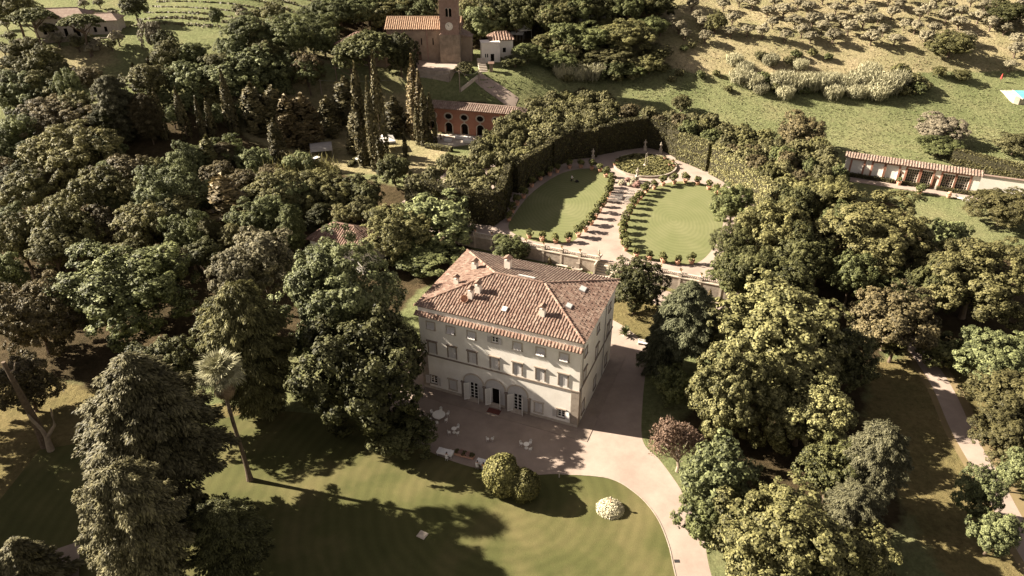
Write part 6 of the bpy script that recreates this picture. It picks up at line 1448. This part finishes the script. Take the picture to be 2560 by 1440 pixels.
# ------------------------------------------------------------------ people
def person(x, y, z, rz, pose, top, bottom, label, hair='hair', s=1.0):
    """continuous skinned body, children for clothing and hair"""
    if pose == 'sit':
        J = {'pel': (0,0,.50), 'spine': (0,-.03,.74), 'chest': (0,.0,.98), 'neck': (0,.03,1.14), 'head': (0,.06,1.24), 'crown': (0,.06,1.36),
             'kL': (.11,.42,.50), 'fL': (.12,.44,.06), 'tL': (.12,.58,.03), 'kR': (-.11,.42,.50), 'fR': (-.12,.40,.06), 'tR': (-.12,.54,.03),
             'sL': (.19,.0,1.05), 'eL': (.25,.14,.82), 'hL': (.14,.38,.80), 'sR': (-.19,.0,1.05), 'eR': (-.25,.14,.82), 'hR': (-.12,.38,.80)}
    else:
        J = {'pel': (0,0,.92), 'spine': (0,.02,1.12), 'chest': (0,.06,1.34), 'neck': (0,.10,1.50), 'head': (0,.13,1.60), 'crown': (0,.14,1.73),
             'kL': (.10,.10,.50), 'fL': (.11,.02,.07), 'tL': (.11,.16,.03), 'kR': (-.10,-.02,.50), 'fR': (-.11,-.18,.07), 'tR': (-.11,-.05,.03),
             'sL': (.20,.06,1.43), 'eL': (.25,.18,1.17), 'hL': (.20,.42,1.05), 'sR': (-.20,.06,1.43), 'eR': (-.25,.18,1.17), 'hR': (-.20,.42,1.05)}
    Rd = {'pel': .15, 'spine': .135, 'chest': .15, 'neck': .055, 'head': .095, 'crown': .07, 'k': .07, 'f': .045, 't': .035, 's': .065, 'e': .045, 'h': .035}
    E = [('pel','spine'),('spine','chest'),('chest','neck'),('neck','head'),('head','crown'),('pel','kL'),('kL','fL'),('fL','tL'),('pel','kR'),('kR','fR'),('fR','tR'),('chest','sL'),('sL','eL'),('eL','hL'),('chest','sR'),('sR','eR'),('eR','hR')]
    keys = list(J); me = bpy.data.meshes.new('person'); me.from_pydata([J[k] for k in keys], [(keys.index(a), keys.index(c)) for a, c in E], [])
    o = bpy.data.objects.new('person', me); link(o)
    sk = o.modifiers.new('skin', 'SKIN'); 
    if not me.skin_vertices: 
        bpy.context.view_layer.objects.active = o
    for i, k_ in enumerate(keys):
        r = Rd.get(k_, Rd.get(k_[0], .05)); me.skin_vertices[0].data[i].radius = (r, r*.85)
    me.skin_vertices[0].data[0].use_root = True
    sub_ = o.modifiers.new('sub', 'SUBSURF'); sub_.levels = sub_.render_levels = 1
    me.materials.append(M['skin']); o.location = (x, y, z); o.rotation_euler = (0, 0, rz); o.scale = (s, s, s)
    v = {k_: Vector(J[k_]) for k_ in keys}
    b = MB(); b.tube([v['pel']-Vector((0,0,.06)), v['spine'], v['chest'], v['chest'].lerp(v['neck'], .6)], [.18, .17, .185, .09], 10)
    for a in 'LR': b.tube([v['s'+a], v['e'+a], v['e'+a].lerp(v['h'+a], .6)], [.09, .07, .06], 8)
    b.build('shirt', M[top], o, True)
    b = MB()
    for a in 'LR': b.tube([v['pel'], v['k'+a], v['f'+a]+Vector((0, 0, .03))], [.13, .095, .075], 8)
    b.build('trousers', M[bottom], o, True)
    b = MB(); b.lathe([(.02, .15), (.09, .13), (.118, .05), (.115, -.02), (.09, -.06)][::-1], 10, tuple(v['head']+Vector((0, -.015, .03)))); b.build('hair', M[hair], o, True)
    return tag(o, label, 'person')
def bench_seat(x, y, rz, label):
    return chair(x, y, .006, rz, label, 'chairs at the clothed tables')
d = np.array([math.cos(-.35), math.sin(-.35)]); nn = np.array([-d[1], d[0]])
for i, (qq, off, yy, top, bot, lab, cl) in enumerate(((q2, .15, -.75, 'clothorange', 'clothorange', 'person in orange sitting with their back to the lawn at the clothed table', 'white chair under the person in orange'), (q2, -.75, -.7, 'clothwhite', 'clothdark', 'person in white sitting beside the one in orange', 'white chair under the person beside the orange one'), (q1, .55, -.75, 'clothwhite', 'clothdark', 'person in white sitting at the table beside the dark bush', 'white chair under the person near the dark bush'))):
    p = qq[:2]+d*off+nn*yy; person(p[0], p[1], -.01, -.35, 'sit', top, bot, lab); bench_seat(p[0], p[1], -.35+math.pi/2, cl)
p = hit_z(1429, 454, GZ); person(p[0], p[1], GZ+.01, R_(-75), 'stand', 'clothwhite', 'clothdark', 'person in a white shirt pushing a mower on the shaded left oval lawn')
p = hit_z(1442, 455, GZ); e = tag(empty('lawn_mower', (p[0], p[1], GZ+.01), R_(-75)), 'black push mower in front of the person on the left oval lawn', 'mower')
b = MB(); b.box(-.3, .3, -.35, .35, .12, .32); b.box(-.18, .18, -.15, .2, .32, .5); b.build('deck', M['black'], e)
for sx in (-1, 1):
    b = MB(); b.tube([(sx*.25, -.3, .3), (sx*.25, -.95, 1.0)], .025, 6); b.build('handle', M['metal'], e)
    for y in (-.3, .3): b = MB(); b.T = Matrix.Translation((sx*.34, y, .12)) @ Matrix.Rotation(math.pi/2, 4, 'Y'); b.lathe([(.04, -.03), (.12, -.03), (.12, .03), (.04, .03)], 12); b.build('wheel', M['black'], e)
p = hit_z(1103, 350, 3.0); person(p[0], p[1], 3.01, 2.5, 'stand', 'clothdark', 'clothdark', 'person in dark clothes standing on the pavilion terrace')
for i, (x, y) in enumerate(((1120,348),(1160,342),(1180,352))):
    p = hit_z(x, y, 3.7); e = tag(empty('banquet_table', (p[0], p[1], 3.01), nyaw), f'long white clothed banquet table on the pavilion terrace, {ORD[i]} from the left', 'table', 'banquet tables on the pavilion terrace')
    L = 2.0 if i == 0 else 5; b = MB(); b.box(-L/2, L/2, -.45, .45, .1, .75); b.box(-L/2-.03, L/2+.03, -.48, .48, .72, .77); b.build('tablecloth', M['clothwhite'], e)
    for sx in (-1, 1): b = MB(); b.box(sx*(L/2-.2)-.05, sx*(L/2-.2)+.05, -.3, .3, 0, .098); b.build('leg', M['wood'], e)
# ------------------------------------------------------------------ marquees, cars, poles
def tent(x, y, z, w, h, rz, label, mat='canvas'):
    e = tag(empty('marquee', (x, y, z), rz), label, 'tent'); b = MB(); q = [(-w/2,-w/2),(w/2,-w/2),(w/2,w/2),(-w/2,w/2)]
    for i in range(4):
        a, c = q[i], q[(i+1) % 4]; m1 = (a[0]*.35, a[1]*.35, h*.72+.62*h*.3); m2 = (c[0]*.35, c[1]*.35, h*.72+.62*h*.3)
        b.face([(*a, h*.72), (*c, h*.72), m2, m1]); b.face([m1, m2, (0, 0, h*1.15)]); b.face([(*a, h*.62), (*c, h*.62), (*c, h*.72), (*a, h*.72)])
    b.build('canopy', M[mat], e)
    for a in q: b = MB(); b.tube([(a[0]*.98, a[1]*.98, -.5), (a[0]*.98, a[1]*.98, h*.7)], .06, 6); b.build('tent_pole', M['metal'], e)
p = hit(1308, 92); tent(p[0], p[1], p[2], 4.2, 3.6, .4, 'white peaked party tent on the garden lawn right of the white house')
p = hit(1292, 104); e = tag(empty('shade_sail', (p[0], p[1], p[2])), 'white shade canopy behind the white house roof', 'canopy')
b = MB(); b.face([(-2.2,-1.5,2.6), (2,-1.6,2.4), (2.4,1.4,2.7), (-1.8,1.6,2.9)]); b.face([(-2.2,-1.5,2.55), (-1.8,1.6,2.85), (2.4,1.4,2.65), (2,-1.6,2.35)]); b.build('canopy', M['canvas'], e)
for a in ((-2.2,-1.5),(2,-1.6),(2.4,1.4),(-1.8,1.6)): b = MB(); b.tube([(*a, -.3), (*a, 2.5)], .05, 6); b.build('tent_pole', M['metal'], e)
p = hit_z(965, 372, 2.6); tent(p[0], p[1], 2.5, 5.0, 4.0, .3, 'large white marquee half hidden by the cypresses left of the pavilion')
def car(x, y, z, rz, label, mat='carpaint'):
    e = tag(empty('parked_car', (x, y, z), rz), label, 'car')
    pr = [(-2.0,.35),(-2.05,.75),(-1.9,.92),(-.9,1.0),(1.75,1.02),(2.0,.85),(2.05,.4)]; b = MB()
    for (a, c), (a2, c2) in zip(pr, pr[1:]+pr[:1]): b.face([(a,-.82,c), (a2,-.82,c2), (a2,.82,c2), (a,.82,c)])
    b.face([(a,-.82,c) for a, c in pr]); b.face([(a,.82,c) for a, c in pr][::-1]); b.build('body', M[mat], e)
    b = MB(); q0 = [(-1.05,-.76,1.0),(1.7,-.76,1.02),(1.7,.76,1.02),(-1.05,.76,1.0)]; q1_ = [(-.4,-.62,1.45),(1.25,-.62,1.47),(1.25,.62,1.47),(-.4,.62,1.45)]
    for i in range(4): b.face([q0[i], q0[(i+1)%4], q1_[(i+1)%4], q1_[i]])
    cab = b.build('windows', M['glass'], e); b = MB(); b.face(q1_); b.face([(x_, y_, z_+.03) for x_, y_, z_ in q1_]); b.build('car_roof', M[mat], e)
    for sx in (-1.3, 1.3):
        for sy in (-.8, .8): b = MB(); b.T = Matrix.Translation((sx, sy, .32)) @ Matrix.Rotation(math.pi/2, 4, 'X'); b.lathe([(.1,-.1),(.32,-.1),(.32,.1),(.1,.1)], 14); b.build('wheel', M['black'], e)
    for sy in (-.6, .6): b = MB(); b.box(-2.08, -2.0, sy-.16, sy+.16, .62, .76); b.build('headlight', M['metal'], e)
p = hit_z(790, 412, 2.7); car(p[0], p[1], float(terrain(p[0], p[1])), 1.0, 'small white car parked by the bamboo left of the cypresses')
p = hit_z(908, 402, 2.7); car(p[0], p[1], float(terrain(p[0], p[1])), .4, 'pale car parked in the shade under the tall cypresses')
p = hit_z(802, 396, 2.7); zt = float(terrain(p[0], p[1]+3)); e = tag(empty('carport', (p[0], p[1]+2, zt), .25), 'grey canvas car shelter above the white car', 'carport')
b = MB()
for t0, t1 in zip(np.linspace(.25, math.pi-.25, 9), np.linspace(.25, math.pi-.25, 9)[1:]): b.face([(-2.8, 3*math.cos(t0), 1.4+1.5*math.sin(t0)), (2.8, 3*math.cos(t0), 1.4+1.5*math.sin(t0)), (2.8, 3*math.cos(t1), 1.4+1.5*math.sin(t1)), (-2.8, 3*math.cos(t1), 1.4+1.5*math.sin(t1))])
b.build('canopy', M['metal'], e)
for sx in (-2.7, 2.7):
    for sy in (-2.8, 2.8): b = MB(); b.tube([(sx, sy, -.4), (sx, sy, 1.8)], .06, 6); b.build('post', M['metal'], e)
cpk = [hit_z(x, y, 2.6)[:2] for x, y in ((770,380),(860,372),(960,365),(960,390),(880,400),(800,420))]
PO = [(1150,229,178,'on the bank below the church'), (1198,205,175,'beside the church path'), (1277,68,49,'near the party tent'), (805,237,200,'left of the umbrella pines'), (1556,50,0,'at the top edge over the thicket'), (1197,92,70,'between the white house and the church')]
tops = []
for i, (x, y1, y0, w) in enumerate(PO):
    p = hit(x, y1); dpt = depth_of(p); h = (y1-y0)*dpt/F_PX/.97; b = MB(); b.tube([(0, 0, -.3), (0, 0, h)], [.16, .11], 8); b.box(-.5, .5, -.06, .06, h-.35, h-.22)
    e = tag(empty('utility_pole', tuple(p)), f'pale utility pole {w}', 'pole', 'utility poles'); b.build('mast', M['deadwood'], e); tops.append((p[0], p[1], p[2]+h-.3))
for i, (a, c) in enumerate(((0, 1), (3, 0))):
    A, C_ = Vector(tops[a]), Vector(tops[c]); b = MB(); b.tube([A.lerp(C_, t)-Vector((0, 0, 4*t*(1-t)*1.2)) for t in np.linspace(0, 1, 13)], .035, 4); tag(b.build('overhead_wire', M['metal']), ['short wire between the two poles by the church path', 'long wire sagging past the umbrella pines'][i], 'wire')
p = hit(842, 200); e = tag(empty('wooden_cross', tuple(p)), 'tall brown cross on the grass left of the umbrella pines', 'cross'); b = MB(); b.box(-.1, .1, -.1, .1, -.3, 5.0); b.box(-.9, .9, -.08, .08, 3.4, 3.6); b.build('cross_beams', M['brick'], e)
p = hit(1228, 178); e = tag(empty('wayside_shrine', (p[0], p[1], p[2]-.1)), 'little roofed brick shrine beside the church path', 'shrine'); b = MB(); b.box(-.5, .5, -.4, .4, 0, 2.4); b.build('pillar', M['churchwall'], e); b = MB(); b.lvv = .5; b.face([(-.9,-.7,2.4),(.9,-.7,2.4),(.9,0,2.9),(-.9,0,2.9)]); b.face([(.9,.7,2.4),(-.9,.7,2.4),(-.9,0,2.9),(.9,0,2.9)]); b.face([(-.9,-.7,2.401),(-.9,.7,2.401),(.9,.7,2.401),(.9,-.7,2.401)]); b.build('shrine_roof', M['tile'], e)
st2 = hit(1210, 180); e = tag(empty('bank_steps', (st2[0], st2[1], st2[2]), .2), 'pale steps climbing from the path to the church forecourt', 'steps')
for i in range(9): b = MB(); b.box(-1.2, 1.2, i*.6, (i+1)*.6+.02, i*.33-.6, i*.33+.12); b.build('step', M['palestone'], e)
b = MB(); wp = [hit(x, y) for x, y in ((1193,196),(1170,214),(1152,228))]
e = tag(empty('bank_wall', (0, 0, 0)), 'low pale wall running down the bank below the church', 'wall')
for k2, (p, q) in enumerate(zip(wp, wp[1:])):
    b = MB(); dd = (q-p)[:2]; L = float(np.linalg.norm(dd)); n2 = np.array([-dd[1], dd[0]])/L*.2
    for A, B_ in (((p[:2]-n2), (q[:2]-n2)), ((p[:2]+n2), (q[:2]+n2))): b.face([(*A, p[2]-.5), (*B_, q[2]-.5), (*B_, q[2]+.9), (*A, p[2]+.9)])
    b.face([(*(p[:2]-n2), p[2]+.9), (*(q[:2]-n2), q[2]+.9), (*(q[:2]+n2), q[2]+.9), (*(p[:2]+n2), p[2]+.9)]); b.build('wall_run', M['palestone'], e)
# pool at right edge
pq = [hit(x, y)[:2] for x, y in ((2500,212),(2600,205),(2620,245),(2545,262),(2510,235))]; zc_ = float(np.mean([terrain(*p) for p in pq]))+.35
b = MB(); b.prism([tuple(p) for p in catmull(pq, True, 4)], zc_-3, zc_); tag(b.build('pool_deck', M['palestone']), kind='structure')
pw = [hit_z(x, y, zc_)[:2] for x, y in ((2528,222),(2590,220),(2600,240),(2556,248))]
e = tag(empty('swimming_pool', (0, 0, 0)), 'turquoise swimming pool at the right edge of the meadow', 'pool'); b = MB(); b.face([(*p, zc_+.03) for p in pw]); b.build('water', M['pool'], e)
b = MB(); b.mi = 0
for p, q in zip(pw, pw[1:]+pw[:1]): b.tube([(*p, zc_+.04), (*q, zc_+.04)], .15, 6)
b.build('coping', M['palestone'], e)
p = hit(2500, 205); e = tag(empty('red_parasol', tuple(p)), 'folded red parasol beside the pool', 'parasol'); b = MB(); b.tube([(0,0,-.2),(0,0,2.6)], .05, 6); b.build('pole', M['wood'], e); b = MB(); b.lathe([(.12, .9), (.3, 1.0), (.22, 1.8), (.05, 2.55)], 10); b.build('canopy', surf('red_canvas', (.4,.05,.04), (.5,.08,.06), 4), e)
# loungers and pots in front of the lemon house
for i, (x, y) in enumerate(((2398, 497), (2420, 503), (2434, 506))):
    p = hit_z(x, y, 2.8); e = tag(empty('sun_lounger', (p[0], p[1], 2.72), lyaw+1.2), f'white sun lounger before the lemon house, {ORD[i]} from the left', 'lounger', 'loungers before the lemon house')
    b = MB(); b.box(-.35, .35, -.9, .4, .28, .38); b.build('seat', M['whitepaint'], e); b = MB(); b.T = Matrix.Translation((0, .4, .36)) @ Matrix.Rotation(R_(40), 4, 'X'); b.box(-.35, .35, 0, .75, -.04, .05); b.build('backrest', M['whitepaint'], e)
    for sx in (-.3, .3):
        for sy in (-.8, .3): b = MB(); b.box(sx-.03, sx+.03, sy-.03, sy+.03, 0, .28); b.build('leg', M['whitepaint'], e)
for i, (x, y, r) in enumerate(((2298, 484, 1.1), (2370, 494, .35), (2246, 462, .6))):
    p = hit_z(x, y, 2.75); e = tag(empty('citrus_pot', (p[0], p[1], 2.75)), ['big round potted citrus before the lemon house', 'empty terracotta jar on the lemon house path', 'small potted bush beside the lemon house door'][i], 'potted plant'); put('pot', POT, e)
    if i != 1: put('crown', PR['lemon'][i % 3], e, (0, 0, 1.4), None, (r, r, r), M['green'])
    else: b = MB(); b.lathe([(.3, .8), (.45, 1.1), (.3, 1.4), (.34, 1.45), (.2, 1.42)], 12); b.build('jar_neck', M['terracotta'], e)

# ------------------------------------------------------------------ look-alikes: say which one by its place in the row
def project(p):
    x, y, z = p[0], p[1], p[2]-CAM_H; d = y*math.cos(PITCH)-z*math.sin(PITCH); u = y*math.sin(PITCH)+z*math.cos(PITCH); return 1280+F_PX*x/d, 720-F_PX*u/d
same = {}
for o in scene.objects:
    if o.parent is None and o.get('label'): same.setdefault(o['label'], []).append(o)
for lab, obs in same.items():
    if len(obs) < 2: continue
    pts = sorted(((project(o.location), o) for o in obs), key=lambda t: t[0][1])
    nrow = 1 if len(obs) <= 12 else math.ceil(len(obs)/9); per = math.ceil(len(pts)/nrow)
    for r in range(nrow):
        for i, (_, o) in enumerate(sorted(pts[r*per:(r+1)*per], key=lambda t: t[0][0])):
            o['label'] = lab+f', {ORD[i]} from left'+(f', {ORD[r]} row from top' if nrow > 1 else '')
